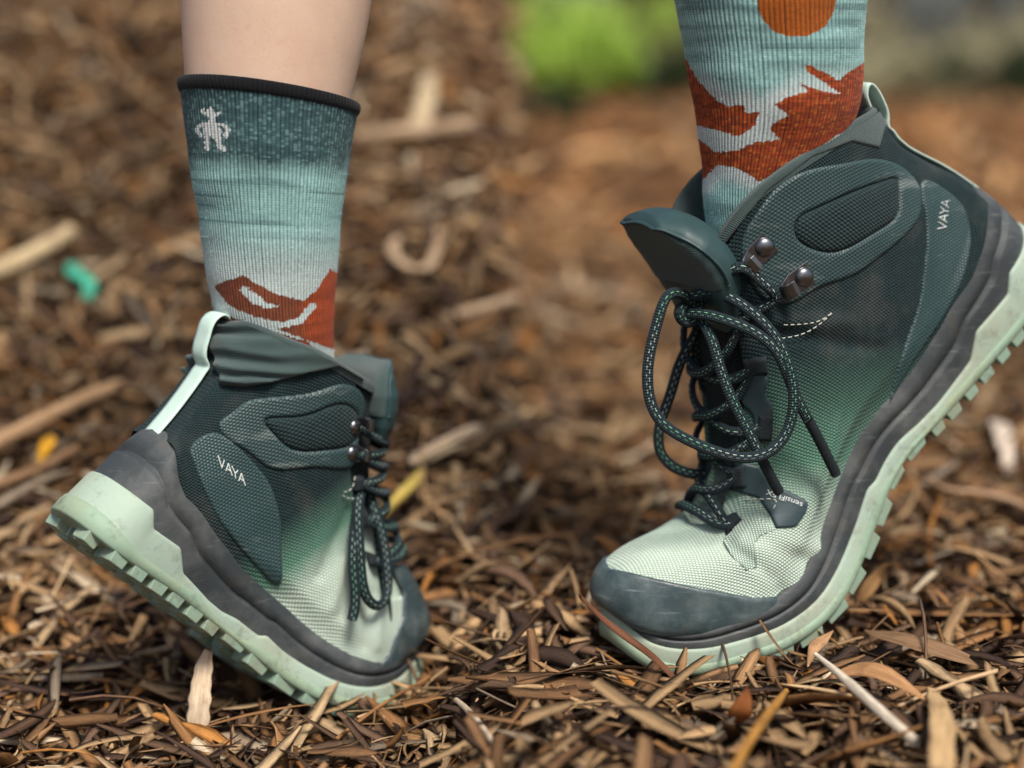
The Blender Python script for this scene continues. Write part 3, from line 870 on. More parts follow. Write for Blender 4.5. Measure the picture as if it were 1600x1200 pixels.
def dress_common(b, P):
    b.build_sole(); b.build_lugs(); b.coarse()
    th_open = P['throat']
    # tongue lies under the opening; the shell is cut back from it
    b.panel('tongue', lambda q, th, hh: th_open(q, th, hh) + 14, MT['tongue'], -.0030, .001, step=.0018, base=-.005)
    b.panel('upper', lambda q, th, hh: -th_open(q, th, hh), MT['upper'], .0, .0012, step=.0016, base=-.003, wr=P.get('wrinkle'))
    b.panel('toe_cap', lambda q, th, hh: poly_sdf(q, P['toecap']), MT['toecap'], .0016, .0014, wr=P.get('wrinkle'))
    hc = round_poly(P['counter']); b.panel('heel_counter', lambda q, th, hh: poly_sdf(q, hc), MT['counter'], .0011, .0010, wr=P.get('wrinkle'))
    so_, si = round_poly(P['shield']), round_poly(P['shield_in'])
    b.panel('collar_overlay', lambda q, th, hh: np.minimum(poly_sdf(q, so_), -poly_sdf(q, si)), MT['film'], .0014, .0022, wr=P.get('wrinkle'))
    b.panel('collar_pad', lambda q, th, hh: poly_sdf(q, si) - .5, MT['pad'], .0026, .010, base=.0002, wr=P.get('wrinkle'))
    cf = P['cuff']; b.panel('collar_cuff', lambda q, th, hh: poly_sdf(q, cf), MT['stretch'], P.get('cuff_t', .0012), .0020, wr=P.get('cuffwr'))
    b.lining = lining(b, MT['stretch'])
    write_on(b, 'heel_lettering', VAYA, *P['vaya'], MT['print'], hw=P['vaya_hw'])

def throatR(q, th, hh):
    c = np.array([(1165, 330), (1128, 400), (1118, 470), (1150, 520), (1165, 600), (1155, 690), (1135, 760), (1120, 815), (1000, 815), (1010, 700), (1000, 500), (1030, 380), (1080, 300)])
    return poly_sdf(q, c)
def wrinkleR(P, q):
    x, y = q[..., 0], q[..., 1]
    def crease(x0, y0, x1, y1, wid, amp):
        return amp * np.exp(-np.maximum(-line_sdf(q, [(x0, y0), (x1, y1)], 0), 0)**2 / wid**2)
    o = crease(1140, 850, 1230, 930, 12, -.0022) + crease(1175, 835, 1290, 890, 14, -.0016) + crease(1160, 880, 1210, 915, 10, .0016) + crease(1200, 850, 1300, 860, 16, .0012)
    o = o + crease(1195, 520, 1370, 545, 12, -.0018) + crease(1200, 500, 1330, 505, 12, .0016)
    return o + .0006 * vnoise(P * 55, 4)
PR = dict(throat=throatR, wrinkle=wrinkleR,
    toecap=[(900, 888), (950, 888), (985, 894), (1030, 905), (1100, 920), (1180, 933), (1235, 932), (1275, 912), (1330, 880), (1360, 1100), (850, 1100)],
    counter=[(1444, 281), (1477, 296), (1506, 325), (1517, 362), (1512, 413), (1478, 490), (1440, 545), (1398, 615), (1385, 640), (1400, 580), (1425, 509), (1438, 460), (1444, 413), (1446, 340)],
    shield=[(1220, 287), (1257, 267), (1312, 256), (1367, 248), (1411, 261), (1434, 285), (1436, 340), (1418, 364), (1378, 399), (1330, 432), (1275, 452), (1235, 474), (1200, 472), (1172, 440), (1158, 400), (1168, 355), (1190, 320)],
    shield_in=[(1400, 280), (1404, 303), (1400, 336), (1367, 362), (1293, 394), (1268, 388), (1244, 369), (1244, 347), (1275, 325), (1330, 300), (1378, 283)],
    cuff=[(1300, 140), (1400, 140), (1374, 232), (1330, 222), (1270, 246), (1200, 298), (1165, 340), (1130, 385), (1100, 400), (1100, 330), (1200, 250)],
    vaya=((1476, 360), (1.7, -12.6), (-12.8, -2.2)), vaya_hw=.75)
dress_common(bR, PR)

# eyestay film, size print tag, webbing lace loops
es = round_poly([(1180, 583), (1200, 590), (1196, 612), (1206, 630), (1208, 655), (1200, 690), (1184, 690), (1176, 650), (1160, 630), (1160, 600)])
bR.panel('eyestay_overlay', lambda q, th, hh: poly_sdf(q, es), MT['tag'], .0013, .001, step=.0009, wr=wrinkleR)
es2 = [(1135, 735), (1160, 722), (1185, 728), (1202, 752), (1258, 780), (1263, 787), (1259, 800), (1246, 820), (1238, 824), (1212, 826), (1203, 806), (1185, 778), (1140, 766)]
bR.panel('eyestay_tag', lambda q, th, hh: poly_sdf(q, es2), MT['tag'], .0013, .0008, step=.0008, wr=wrinkleR)
write_on(bR, 'tag_lettering', 'sensiFLEX', (1254, 786), (-.92, -.36), (-2.9, 8.2), MT['print'], lift=.0018, length=60)
halft = [(1150, 815), (1180, 806), (1212, 828), (1188, 836), (1178, 850), (1184, 884), (1165, 893), (1142, 866), (1130, 845)]
MH = NT('halftone_print', 0.6); hx = MH.hexweave(.0016)
MH.color(MH.mix(MH.ramp(hx, [(.35, (0, 0, 0)), (.5, (1, 1, 1))]), srgb(96, 118, 110), srgb(200, 216, 200))); MH.bump(hx, .0003, .6)
bR.panel('halftone_patch', lambda q, th, hh: poly_sdf(q, halft), MH.m, .0003, .0004, step=.0009, base=.0001, wr=wrinkleR)
for lp in ([(1142, 728), (1166, 724), (1168, 762), (1146, 766)], [(1128, 812), (1150, 800), (1160, 812), (1135, 838)], [(1160, 562), (1198, 556), (1200, 584), (1165, 590)], [(1184, 645), (1208, 648), (1206, 690), (1182, 688)], [(1160, 470), (1190, 480), (1185, 502), (1158, 496)]):
    bR.panel('lace_loop', lambda q, th, hh, lp=lp: poly_sdf(q, lp), MT['web'], .0034, .0022, step=.0008)
stitches(bR, 'stitching', [(1222, 507), (1260, 505), (1290, 494), (1302, 483)], MT['stitch'], rootR)
stitches(bR, 'stitching', [(1218, 528), (1255, 520), (1280, 505), (1300, 486)], MT['stitch'], rootR)
stitches(bR, 'stitching', [(1165, 775), (1195, 780), (1212, 788), (1206, 798)], MT['stitch'], rootR)
hook(bR, 1186, 392, (1150, 425), 1.3); hook(bR, 1246, 437, (1205, 462), 1.3)

# tongue flopping over
pth = bR.tr([(1116, 505), (1110, 455), (1096, 410), (1068, 374), (1034, 350), (1002, 340)])
pillow(bR.w(spline(pth, 40), np.zeros(40)), bR.l, [.028, .032, .036, .039, .040, .039, .034, .022], [.006, .010, .014, .015, .014, .012, .009, .003], MT['tongue_skin'], 'tongue_top', rootR)

# heel pull loop
def tab_path(boot, top, h1):
    P = boot.S(np.zeros(14), np.linspace(0.0, h1, 14)); sz = np.stack([(P - boot.O) @ boot.f, P[:, 2]], 1)
    t = np.gradient(sz, axis=0); t /= np.linalg.norm(t, axis=1, keepdims=True); n = np.stack([-t[:, 1], t[:, 0]], 1)
    low = sz + n * .0021 * (1 if n[5] @ np.array([-1., 0]) > 0 else -1)
    return boot.w(spline(np.concatenate([low, boot.tr(top)]), 110), np.zeros(110))
V, F, uv = ribbon(tab_path(bR, [(1381, 200), (1378, 182), (1371, 158), (1360, 138), (1350, 131), (1345, 142), (1350, 165), (1362, 195)], .82), bR.l, .014, .0016)
o = mesh_from('pull_loop', V, F, MT['tab'], uv=uv); adopt(o, rootR)

# laces of this boot
def lace(boot, pts, name='lace', world=None, rw=.0030, rt=.0019, nrm=None):
    if world is None:
        world = np.array([boot.w(boot.bp(p[0], p[1], p[2] / 1000)[None], np.array([p[2] / 1000]))[0] for p in pts])
    k = spline(world, max(60, 14 * len(world)))
    nn = nrm if nrm is not None else np.array([.1, -.95, .3])
    V, F, uv = tube(k, rw, rt, nn, 14)
    o = mesh_from(name, V, F, MT['lace'], uv=uv); adopt(o, boot.root)
    return o
def cross_lace(boot, pxs, top=None):
    keys = [boot.locate(*p) for p in pxs]
    m = lambda k, e=0: (2 * math.pi - k[0], k[1], e)
    for i in range(len(keys)):
        a = keys[i]
        if i == 0:
            P, N = boot.spath([(a[0], a[1], -.001), ((a[0] + math.pi) / 2, a[1], .003), (math.pi, a[1], .0045), (2 * math.pi - (a[0] + math.pi) / 2, a[1], .003), m(a, -.001)], .002)
            lace(boot, None, world=P, nrm=N.mean(0))
        if i + 1 < len(keys):
            c = keys[i + 1]
            for sgn in (0, 1):
                ks = [(a[0], a[1], -.001), (.5 * (a[0] + math.pi), a[1] * .72 + c[1] * .28, .003), (math.pi, .5 * (a[1] + c[1]), .0045 + .002 * sgn), (2 * math.pi - .5 * (c[0] + math.pi), a[1] * .28 + c[1] * .72, .003), (2 * math.pi - c[0], c[1], -.001)]
                if sgn: ks = [(2 * math.pi - k[0], k[1], k[2]) for k in ks]
                P, N = boot.spath(ks, .002); lace(boot, None, world=P, nrm=N.mean(0))
cross_lace(bR, [(1144, 822), (1154, 742), (1188, 665), (1178, 572), (1170, 486)])
# up to the hooks and the knot
lace(bR, [(1172, 490, 34), (1196, 478, 38), (1212, 466, 42), (1204, 452, 43), (1190, 440, 42), (1172, 424, 41), (1156, 418, 40), (1135, 430, 34), (1112, 456, 22), (1092, 474, 14)])
lace(bR, [(1085, 470, 6), (1070, 478, 14), (1062, 490, 18), (1072, 502, 18), (1088, 496, 20), (1092, 482, 16), (1080, 474, 10)], rw=.0034, rt=.0026)
lace(bR, [(1086, 480, 14), (1060, 458, 22), (1044, 462, 26), (1028, 500, 28), (1014, 560, 30), (1013, 610, 32), (1030, 655, 36), (1070, 685, 42), (1120, 706, 48), (1170, 715, 52), (1206, 703, 54), (1232, 668, 54), (1240, 620, 54), (1232, 570, 52), (1208, 522, 48), (1165, 480, 40), (1120, 458, 30), (1082, 462, 20)])
lace(bR, [(1082, 492, 0), (1086, 520, -12), (1066, 560, -16), (1046, 620, -18), (1030, 670, -18), (1032, 705, -18), (1050, 728, -16), (1082, 740, -14), (1100, 742, -14)])
lace(bR, [(1095, 510, -14), (1088, 550, -22), (1096, 590, -26), (1112, 620, -20), (1118, 640, -14)])
lace(bR, [(1078, 490, 20), (1104, 492, 30), (1140, 502, 40), (1180, 520, 46), (1212, 548, 50), (1232, 590, 51), (1252, 636, 52), (1276, 680, 51), (1300, 728, 50), (1306, 740, 50)])
lace(bR, [(1086, 490, 16), (1108, 520, 30), (1124, 570, 36), (1142, 620, 40), (1166, 668, 44), (1186, 708, 46), (1206, 748, 45), (1217, 768, 44)])
for pts in ([(1262, 655, 52.5), (1276, 681, 51.5), (1300, 728, 50.5), (1307, 742, 50.3)], [(1186, 709, 46.5), (1206, 748, 45.5), (1218, 770, 44.3)]):
    wpt = np.array([bR.w(bR.bp(p[0], p[1], p[2] / 1000)[None], np.array([p[2] / 1000]))[0] for p in pts])
    V, F, uv = tube(spline(wpt, 30), .0027, .0023, [.1, -.95, .3], 12)
    o = mesh_from('lace_aglet', V, F, MT['web'], uv=uv); adopt(o, rootR)

# ============ boot on the bank (toe towards the right, seen from behind)
YAW_L = R(38)
fL = (math.cos(YAW_L), math.sin(YAW_L)); lL = (math.sin(YAW_L), -math.cos(YAW_L))
OL = np.array([-0.0982, -0.010]) - 0.042 * np.array(lL)
rootL = thing('hiking_boot', 'dark green hiking boot with pale pull loop at its heel, heel lifted off littered bank', 'boot', (float(OL[0]), float(OL[1]), 0.0))
bL = Boot(OL, fL, lL, rootL)
bL.gradf = lambda q: np.clip(((q[..., 0] - 462) * .62 + (q[..., 1] - 800) * .78) / 105, 0, 1)
bL.set_sole([(190, 872, 30), (260, 920, 31), (335, 978, 33), (400, 1028, 37), (455, 1070, 42), (505, 1098, 44), (552, 1108, 42), (604, 1090, 30), (646, 1036, 0)], heel_ext=.030)
bL.set_upper(back=[(262, 655), (298, 608), (326, 563)],
             collar=[(344, 508, 0), (372, 512, 18), (430, 527, 33), (490, 552, 37), (535, 578, 33), (562, 596, 22), (572, 606, 0)],
             front=[(648, 965), (640, 925), (622, 890), (600, 855), (582, 815), (572, 770), (568, 720), (572, 670), (574, 635)])
def throatL(q, th, hh):
    c = np.array([(560, 575), (557, 650), (548, 720), (556, 790), (562, 840), (580, 890), (600, 935), (640, 930), (660, 800), (640, 600), (600, 560)])
    return poly_sdf(q, c)
def wrinkleL(P, q):
    def crease(x0, y0, x1, y1, wid, amp):
        return amp * np.exp(-np.maximum(-line_sdf(q, [(x0, y0), (x1, y1)], 0), 0)**2 / wid**2)
    o = crease(545, 800, 500, 900, 10, -.0016) + crease(555, 850, 535, 960, 11, -.0018) + crease(580, 930, 570, 1010, 9, -.0014) + crease(595, 950, 590, 1010, 8, .0014) + crease(540, 880, 520, 950, 10, .0014)
    return o + .0006 * vnoise(P * 55, 4)
PL = dict(throat=throatL, cuff_t=.0036, wrinkle=wrinkleL,
    toecap=[(612, 885), (630, 925), (628, 965), (608, 1022), (585, 1046), (600, 1120), (740, 1080), (720, 860)],
    counter=[(313, 683), (337, 676), (363, 690), (400, 727), (420, 753), (433, 787), (440, 820), (440, 863), (436, 915), (400, 885), (370, 850), (348, 822), (330, 790), (313, 755), (303, 727), (297, 700)],
    shield=[(341, 664), (363, 643), (382, 628), (413, 621), (450, 618), (497, 610), (537, 600), (560, 608), (571, 630), (566, 655), (560, 693), (552, 727), (497, 731), (420, 731), (380, 702), (345, 677)],
    shield_in=[(414, 658), (447, 652), (495, 643), (537, 632), (557, 645), (552, 690), (513, 702), (453, 700), (427, 677)],
    cuff=[(315, 470), (345, 602), (385, 604), (430, 597), (480, 583), (528, 574), (560, 592), (590, 600), (580, 540), (420, 480)],
    cuffwr=lambda P, q: .0021 * np.sin((q[..., 1] - .12 * q[..., 0]) * .23 + 3.4 * vnoise(q / np.array([70., 24.]), 6)) * np.clip(1.3 - (q[..., 0] - 345) / 160, .05, 1) * (.8 + .35 * vnoise(q / 30., 9)),
    vaya=((341, 727), (11.2, 8.5), (-1.0, -15.0)), vaya_hw=.9)
dress_common(bL, PL)
for lp in ([(552, 745), (566, 742), (566, 768), (553, 768)], [(556, 800), (572, 800), (574, 824), (560, 826)], [(570, 860), (585, 866), (588, 886), (575, 884)]):
    bL.panel('lace_loop', lambda q, th, hh, lp=lp: poly_sdf(q, lp), MT['web'], .0034, .0022, step=.0008)
stitches(bL, 'stitching', [(532, 773), (542, 778), (552, 778)], MT['stitch'], rootL)
stitches(bL, 'stitching', [(534, 768), (548, 760), (552, 742)], MT['stitch'], rootL)
hook(bL, 556, 665, (572, 660)); hook(bL, 552, 708, (568, 706))
cross_lace(bL, [(582, 880), (566, 815), (560, 756), (556, 710), (560, 668)])
lace(bL, [(566, 760, 26), (559, 800, 40), (561, 850, 46), (565, 900, 48), (575, 936, 48), (591, 946, 46), (603, 932, 42), (605, 890, 38), (598, 840, 34), (584, 795, 28), (572, 765, 20)])
lace(bL, [(568, 762, 12), (578, 800, 18), (590, 850, 24), (598, 900, 30), (604, 950, 34), (605, 985, 36)])
lace(bL, [(564, 764, 26), (554, 830, 42), (552, 890, 48), (554, 950, 50), (550, 968, 50)])
pth = bL.tr([(566, 680), (570, 640), (572, 605), (578, 580), (592, 566)])
pillow(bL.w(spline(pth, 40), np.zeros(40)), bL.l, [.028, .032, .034, .034, .030, .014], [.006, .010, .012, .012, .009, .002], MT['tongue_skin'], 'tongue_top', rootL)
V, F, uv = ribbon(tab_path(bL, [(313, 560), (317, 525), (327, 499), (342, 490), (354, 503), (353, 535), (346, 568), (336, 592)], .66), bL.l, .0155, .0017)
o = mesh_from('pull_loop', V, F, MT['tab'], uv=uv); adopt(o, rootL)
# ------------------------------------------------------------------ legs and socks
def leg_rows(boot, rows):
    """rows of (y, x_left, x_right) in the photo -> centres on the boot's sagittal plane and radii"""
    C, r = [], []
    for y, xl, xr in rows:
        d = ray((xl + xr) / 2, y); t = -((CAM - boot.O) @ boot.l) / (d @ boot.l)
        P = CAM + t * d; C.append(P); r.append((xr - xl) / 2 * ((P - CAM) @ FWD) / FPX)
    return np.array(C), np.array(r)

def loft_leg(C, r, n_v, n_a, grow=0.0):
    K = spline(np.concatenate([C, r[:, None]], 1), n_v)
    a = np.linspace(0, 2 * np.pi, n_a, endpoint=False) + np.pi
    ring = np.stack([np.sin(a), -np.cos(a), 0 * a], 1)          # a=0 faces the camera, grows to the right
    P = K[:, None, :3] + ring[None] * (K[:, None, 3:] + grow)
    return P, K, a

def heather(cell, base, amt, seed):
    n = vnoise(cell * np.array([.9, .9]), seed); n2 = vnoise(cell * np.array([.06, .55]), seed + 1)
    k = 1 + amt * (.55 * n + .75 * n2)
    return base * k[..., None]

def make_sock(boot, parent, rows, top_fn, colour_fn, roll=1, n_v=330, n_a=520):
    C, r = leg_rows(boot, rows)
    P, K, a = loft_leg(C, r, n_v, n_a)
    # tilt the upper edge
    v = np.linspace(0, 1, n_v)
    P[..., 2] += top_fn(a)[None] * (1 - v[:, None])**3
    hl = np.concatenate([[0], np.cumsum(np.linalg.norm(np.diff(K[:, :3], axis=0), axis=1))])
    n_col = 118
    col = a / (2 * np.pi) * n_col; row = hl / .00125
    cell = np.stack(np.broadcast_arrays(np.floor(col)[None], np.floor(row + 0 * row)[:, None]), -1).astype(float)
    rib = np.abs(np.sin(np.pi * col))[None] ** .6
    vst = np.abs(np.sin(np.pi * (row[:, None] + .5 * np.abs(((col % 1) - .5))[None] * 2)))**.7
    N = np.stack([np.sin(a), -np.cos(a), 0 * a], 1)[None]
    fold = .0009 * vnoise(np.stack(np.broadcast_arrays(np.sin(a)[None] * 2.0, hl[:, None] * 60), -1), 21)
    P = P + N * (.00070 * rib + .00028 * vst + fold)[..., None]
    P = P + N * (.0013 * np.sqrt(np.clip(1 - ((hl - .0032) / .0034)**2, 0, 1)))[:, None, None] * roll
    # colours: pattern read at the near face, the far face through its mirror image
    a0 = (a + np.pi) % (2 * np.pi) - np.pi; am = np.abs(a0); sg = np.where(a0 < 0, -1, 1)
    am = np.where(am > np.pi / 2, np.pi - am, am) * sg
    ring = np.stack([np.sin(am), -np.cos(am), 0 * am], 1)
    Pf = K[:, None, :3] + ring[None] * K[:, None, 3:]; Pf[..., 2] += top_fn(am)[None] * (1 - v[:, None])**3
    q = project(Pf) + 1.6 * np.stack([vnoise(cell * 1.7, 31), vnoise(cell * 1.7, 32)], -1)
    c = colour_fn(q, cell, hl[:, None] + 0 * q[..., 0])
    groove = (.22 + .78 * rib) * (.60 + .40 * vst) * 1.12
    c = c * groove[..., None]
    # fold over at the top edge
    top_in = P[0] - N[0] * .002; V = np.concatenate([top_in[None], P, (P[-1] - N[0] * .001)[None]])
    c = np.concatenate([c[:1], c, c[-1:]])
    n = V.shape[0]
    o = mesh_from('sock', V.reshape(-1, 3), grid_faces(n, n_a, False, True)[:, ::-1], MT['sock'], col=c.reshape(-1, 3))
    adopt(o, parent)
    # fuzz: loose wool fibres standing off the knit
    rr = np.random.default_rng(5)
    nf = 2600; ii = rr.integers(3, n - 60, nf); jj = rr.integers(0, n_a, nf)
    base = V[ii, jj]; nn = N[0][jj] + rr.normal(0, .55, (nf, 3)); nn /= np.linalg.norm(nn, axis=1, keepdims=True)
    ln = rr.uniform(.0008, .0026, nf)[:, None]; sd_ = np.cross(nn, rr.normal(0, 1, (nf, 3))); sd_ /= np.linalg.norm(sd_, axis=1, keepdims=True)
    bend = sd_ * ln * rr.uniform(-.5, .5, (nf, 1)); hw = .000045
    Vf = np.stack([base - sd_ * hw, base + sd_ * hw, base + nn * ln * .55 + bend * .4 + sd_ * hw, base + nn * ln * .55 + bend * .4 - sd_ * hw, base + nn * ln + bend], 1).reshape(-1, 3)
    k = np.arange(nf)[:, None] * 5
    F = np.concatenate([np.concatenate([k + np.array([[0, 1, 2]]), k + np.array([[0, 2, 3]]), k + np.array([[3, 2, 4]])], 0)])
    fz = mesh_from('fuzz', Vf, F, MT['sock'], col=np.repeat(np.clip(c[ii, jj] * 1.5, 0, 1), 5, 0)); fz['kind'] = 'stuff'
    adopt_sub(fz, o)
    return o

AQUA, PALE, TEALD, RUST, BROWN, NAVY = [np.array(srgb(*c)) for c in ((146, 190, 188), (206, 214, 214), (54, 84, 89), (164, 70, 30), (122, 66, 44), (16, 20, 26))]
def lerp(a, b, t): return a * (1 - t[..., None]) + b * t[..., None]

# -- leg over the boot on the bank
LROWS = [(144, 287, 556), (200, 294, 547), (260, 301, 540), (330, 311, 531), (400, 323, 524), (450, 331, 521), (490, 338, 520), (530, 352, 520), (580, 372, 522), (640, 382, 528), (720, 392, 525)]
perL = thing('person', 'bare lower leg in a pale aqua sock with dark cuff, standing in a boot', 'person', (float(OL[0]), float(OL[1]), 0.0))
SK = [(-1050, 262, 660), (-950, 250, 690), (-800, 240, 690), (-600, 236, 676), (-420, 246, 652), (-250, 262, 625), (-100, 276, 600), (0, 283, 581), (60, 287, 570), (144, 292, 551), (260, 306, 535), (400, 328, 519), (490, 343, 515), (560, 374, 516), (640, 390, 522), (730, 400, 520)]
C, r = leg_rows(bL, SK); Pk, K, a = loft_leg(C, r, 120, 96)
V = np.concatenate([Pk.reshape(-1, 3), K[:1, :3] + np.array([[0, 0, .02]]), K[-1:, :3]]); n = 120
F = [list(q) for q in grid_faces(120, 96, False, True)[:, ::-1]] + [[120 * 96, i, (i + 1) % 96] for i in range(96)] + [[120 * 96 + 1, 119 * 96 + (i + 1) % 96, 119 * 96 + i] for i in range(96)]
o = mesh_from('leg', V, F, MT['skin']); adopt(o, perL)

MTN = [(338, 446), (352, 440), (380, 430), (398, 442), (436, 461), (474, 470), (492, 455), (503, 436), (513, 420), (530, 430), (530, 548), (500, 540), (470, 528), (430, 512), (395, 496), (366, 484), (350, 466)]
HOLE = [(374, 452), (384, 447), (404, 462), (420, 474), (440, 478), (420, 482), (396, 474)]
MTN2 = [(330, 488), (352, 492), (392, 506), (440, 522), (480, 534), (500, 556), (530, 580), (530, 720), (320, 720), (320, 488)]
def colL(q, cell, hl):
    x, y = q[..., 0], q[..., 1]
    yy = y - (x - 287) * .055 + ((x - 400) / 100)**2 * 4
    c = heather(cell, np.broadcast_to(AQUA, q.shape[:-1] + (3,)), .22, 41)
    c = lerp(c, PALE * np.ones_like(c), sstep(yy, 330, 450) * .75)
    flk = sstep(vnoise(cell * np.array([1.7, 1.1]), 44), -.2, .9) * .32
    band = heather(cell, np.broadcast_to(TEALD, c.shape), .25, 51); band = lerp(band, AQUA * np.ones_like(c), flk)
    c = lerp(band, c, sstep(yy + 8 * vnoise(cell * .2, 60), 236, 276))
    slub = sstep(vnoise(cell * np.array([.05, .5]), 61), .35, .75) * sstep(yy, 250, 270) * (1 - sstep(yy, 330, 400))
    c = lerp(c, TEALD * 1.5 * np.ones_like(c), slub * .55)
    ru = lerp(BROWN * np.ones_like(c), RUST * np.ones_like(c), sstep(x, 455, 490)); ru = heather(cell, ru, .25, 71)
    d = np.maximum(np.minimum(poly_sdf(q, MTN), -poly_sdf(q, HOLE)), poly_sdf(q, MTN2))
    d = np.where(line_sdf(q, [(350, 480), (400, 500), (440, 508), (470, 500), (488, 478)], 5) > 0, -1, d)
    c = np.where((d > 0)[..., None], ru, c)
    # white emblem knitted in: antlered little figure with ringed arms
    em = np.full(q.shape[:-1], -9.)
    for pts, hw in (([(331, 181), (331, 207)], 4.2), ([(326, 196), (338, 196)], 3.0), ([(327, 200), (339, 214)], 6.0), ([(324, 206), (342, 206)], 5.0), ([(324, 212), (324, 231)], 3.2), ([(341, 212), (344, 230), (350, 233)], 3.0),
                    ([(329, 173), (330, 180)], 4.5), ([(317, 174), (324, 178)], 2.0), ([(345, 175), (338, 179)], 2.0), ([(320, 170), (318, 176)], 1.6),
                    ([(322, 194), (313, 197), (311, 206), (316, 212)], 2.0), ([(342, 194), (352, 196), (356, 203)], 2.0), ([(356, 203), (353, 211)], 3.2)):
        em = np.maximum(em, line_sdf(q, pts, hw * 1.2))
    c = np.where(((em > 0) & (am_front(q)))[..., None], PALE * 1.05, c)
    c = lerp(np.broadcast_to(NAVY, c.shape), c, (hl > .0068).astype(float))
    return c
def am_front(q): return np.ones(q.shape[:-1], bool)
sockL = make_sock(bL, perL, LROWS, lambda a: .0085 * np.cos(a + .35) - .0035 * np.sin(a), colL)

# -- leg over the boot on the flat ground
RROWS = [(-330, 1030, 1375), (-200, 1036, 1368), (-100, 1046, 1358), (0, 1057, 1350), (60, 1067, 1347), (120, 1077, 1346), (190, 1089, 1330), (250, 1097, 1300), (310, 1103, 1272), (380, 1114, 1262), (460, 1134, 1266)]
perR = thing('person', 'leg in an aqua sock with orange disc and rust mountain pattern', 'person', (0.08, -0.017, 0.0))
SK = [(-1150, 1000, 1400), (-900, 985, 1410), (-700, 990, 1405), (-500, 1008, 1392), (-330, 1034, 1371), (-100, 1050, 1354), (120, 1083, 1338), (220, 1098, 1308), (310, 1109, 1264), (460, 1140, 1260)]
C, r = leg_rows(bR, SK); Pk, K, a = loft_leg(C, r, 120, 96)
V = np.concatenate([Pk.reshape(-1, 3), K[:1, :3] + np.array([[0, 0, .02]]), K[-1:, :3]])
o = mesh_from('leg', V, F, MT['skin']); adopt(o, perR)
SHA = [(1040, 60), (1072, 91), (1093, 127), (1119, 156), (1142, 166), (1164, 164), (1167, 176), (1188, 174), (1181, 195), (1156, 214), (1127, 205), (1093, 197), (1060, 190)]
SHB = [(1256, 99), (1283, 110), (1309, 125), (1337, 105), (1360, 90), (1370, 180), (1340, 190), (1300, 215), (1240, 262), (1187, 283), (1153, 263), (1122, 256), (1099, 282), (1060, 300), (1060, 210), (1095, 218), (1119, 238), (1153, 235), (1181, 222), (1221, 218), (1204, 204), (1207, 193), (1232, 181), (1210, 164), (1227, 153), (1263, 143), (1249, 130), (1283, 142), (1314, 147), (1283, 125), (1261, 113)]
def colR(q, cell, hl):
    x, y = q[..., 0], q[..., 1]
    c = heather(cell, np.broadcast_to(AQUA, q.shape[:-1] + (3,)), .30, 141)
    slub = sstep(vnoise(cell * np.array([.06, .45]), 161), .25, .7)
    c = lerp(c, TEALD * 1.25 * np.ones_like(c), slub * .5 * (1 - sstep(y, 70, 120)))
    near = np.maximum(poly_sdf(q, SHA), poly_sdf(q, SHB))
    c = lerp(c, PALE * np.ones_like(c), sstep(near, -34, -8) * .8 * sstep(y, 90, 150))
    ru = lerp(RUST * .62 * np.ones_like(c), RUST * 1.05 * np.ones_like(c), sstep(vnoise(cell * np.array([.5, .9]), 171), -.3, .5))
    ru = lerp(ru, np.array(srgb(196, 120, 50)) * np.ones_like(c), sstep(vnoise(cell * 2.3, 173), .3, .8) * .5)
    c = np.where((near > 0)[..., None], ru, c)
    disc = np.hypot((x - 1244), (y - 2) * 1.08) - 60
    og = heather(cell, np.broadcast_to(np.array(srgb(160, 84, 22)), c.shape), .18, 181)
    c = lerp(og, c, (disc > 0).astype(float))
    return c
sockR = make_sock(bR, perR, RROWS, lambda a: 0 * a, colR, n_v=460)
# ------------------------------------------------------------------ leaf litter
TT = .5 * 1.002**np.arange(1800)
def gp(px, py, lift=0.0):
    """point of the ground seen at a photo position"""
    d = ray(px, py); t = TT; P = CAM + d * t[:, None]
    below = P[:, 2] <= terrain(P[:, 0], P[:, 1], False) + lift
    return P[np.argmax(below)] if below.any() else P[-1]

PAL = np.array([srgb(*c) for c in ((160, 126, 90), (130, 98, 68), (180, 148, 110), (92, 70, 54), (200, 172, 134), (216, 198, 168), (150, 110, 70), (112, 88, 70), (170, 118, 62), (70, 54, 45), (144, 130, 112), (188, 156, 116), (166, 138, 102))])
PW = np.array([12, 13, 10, 12, 7, 4, 11, 9, 5, 9, 5, 7, 8], float); PW /= PW.sum()

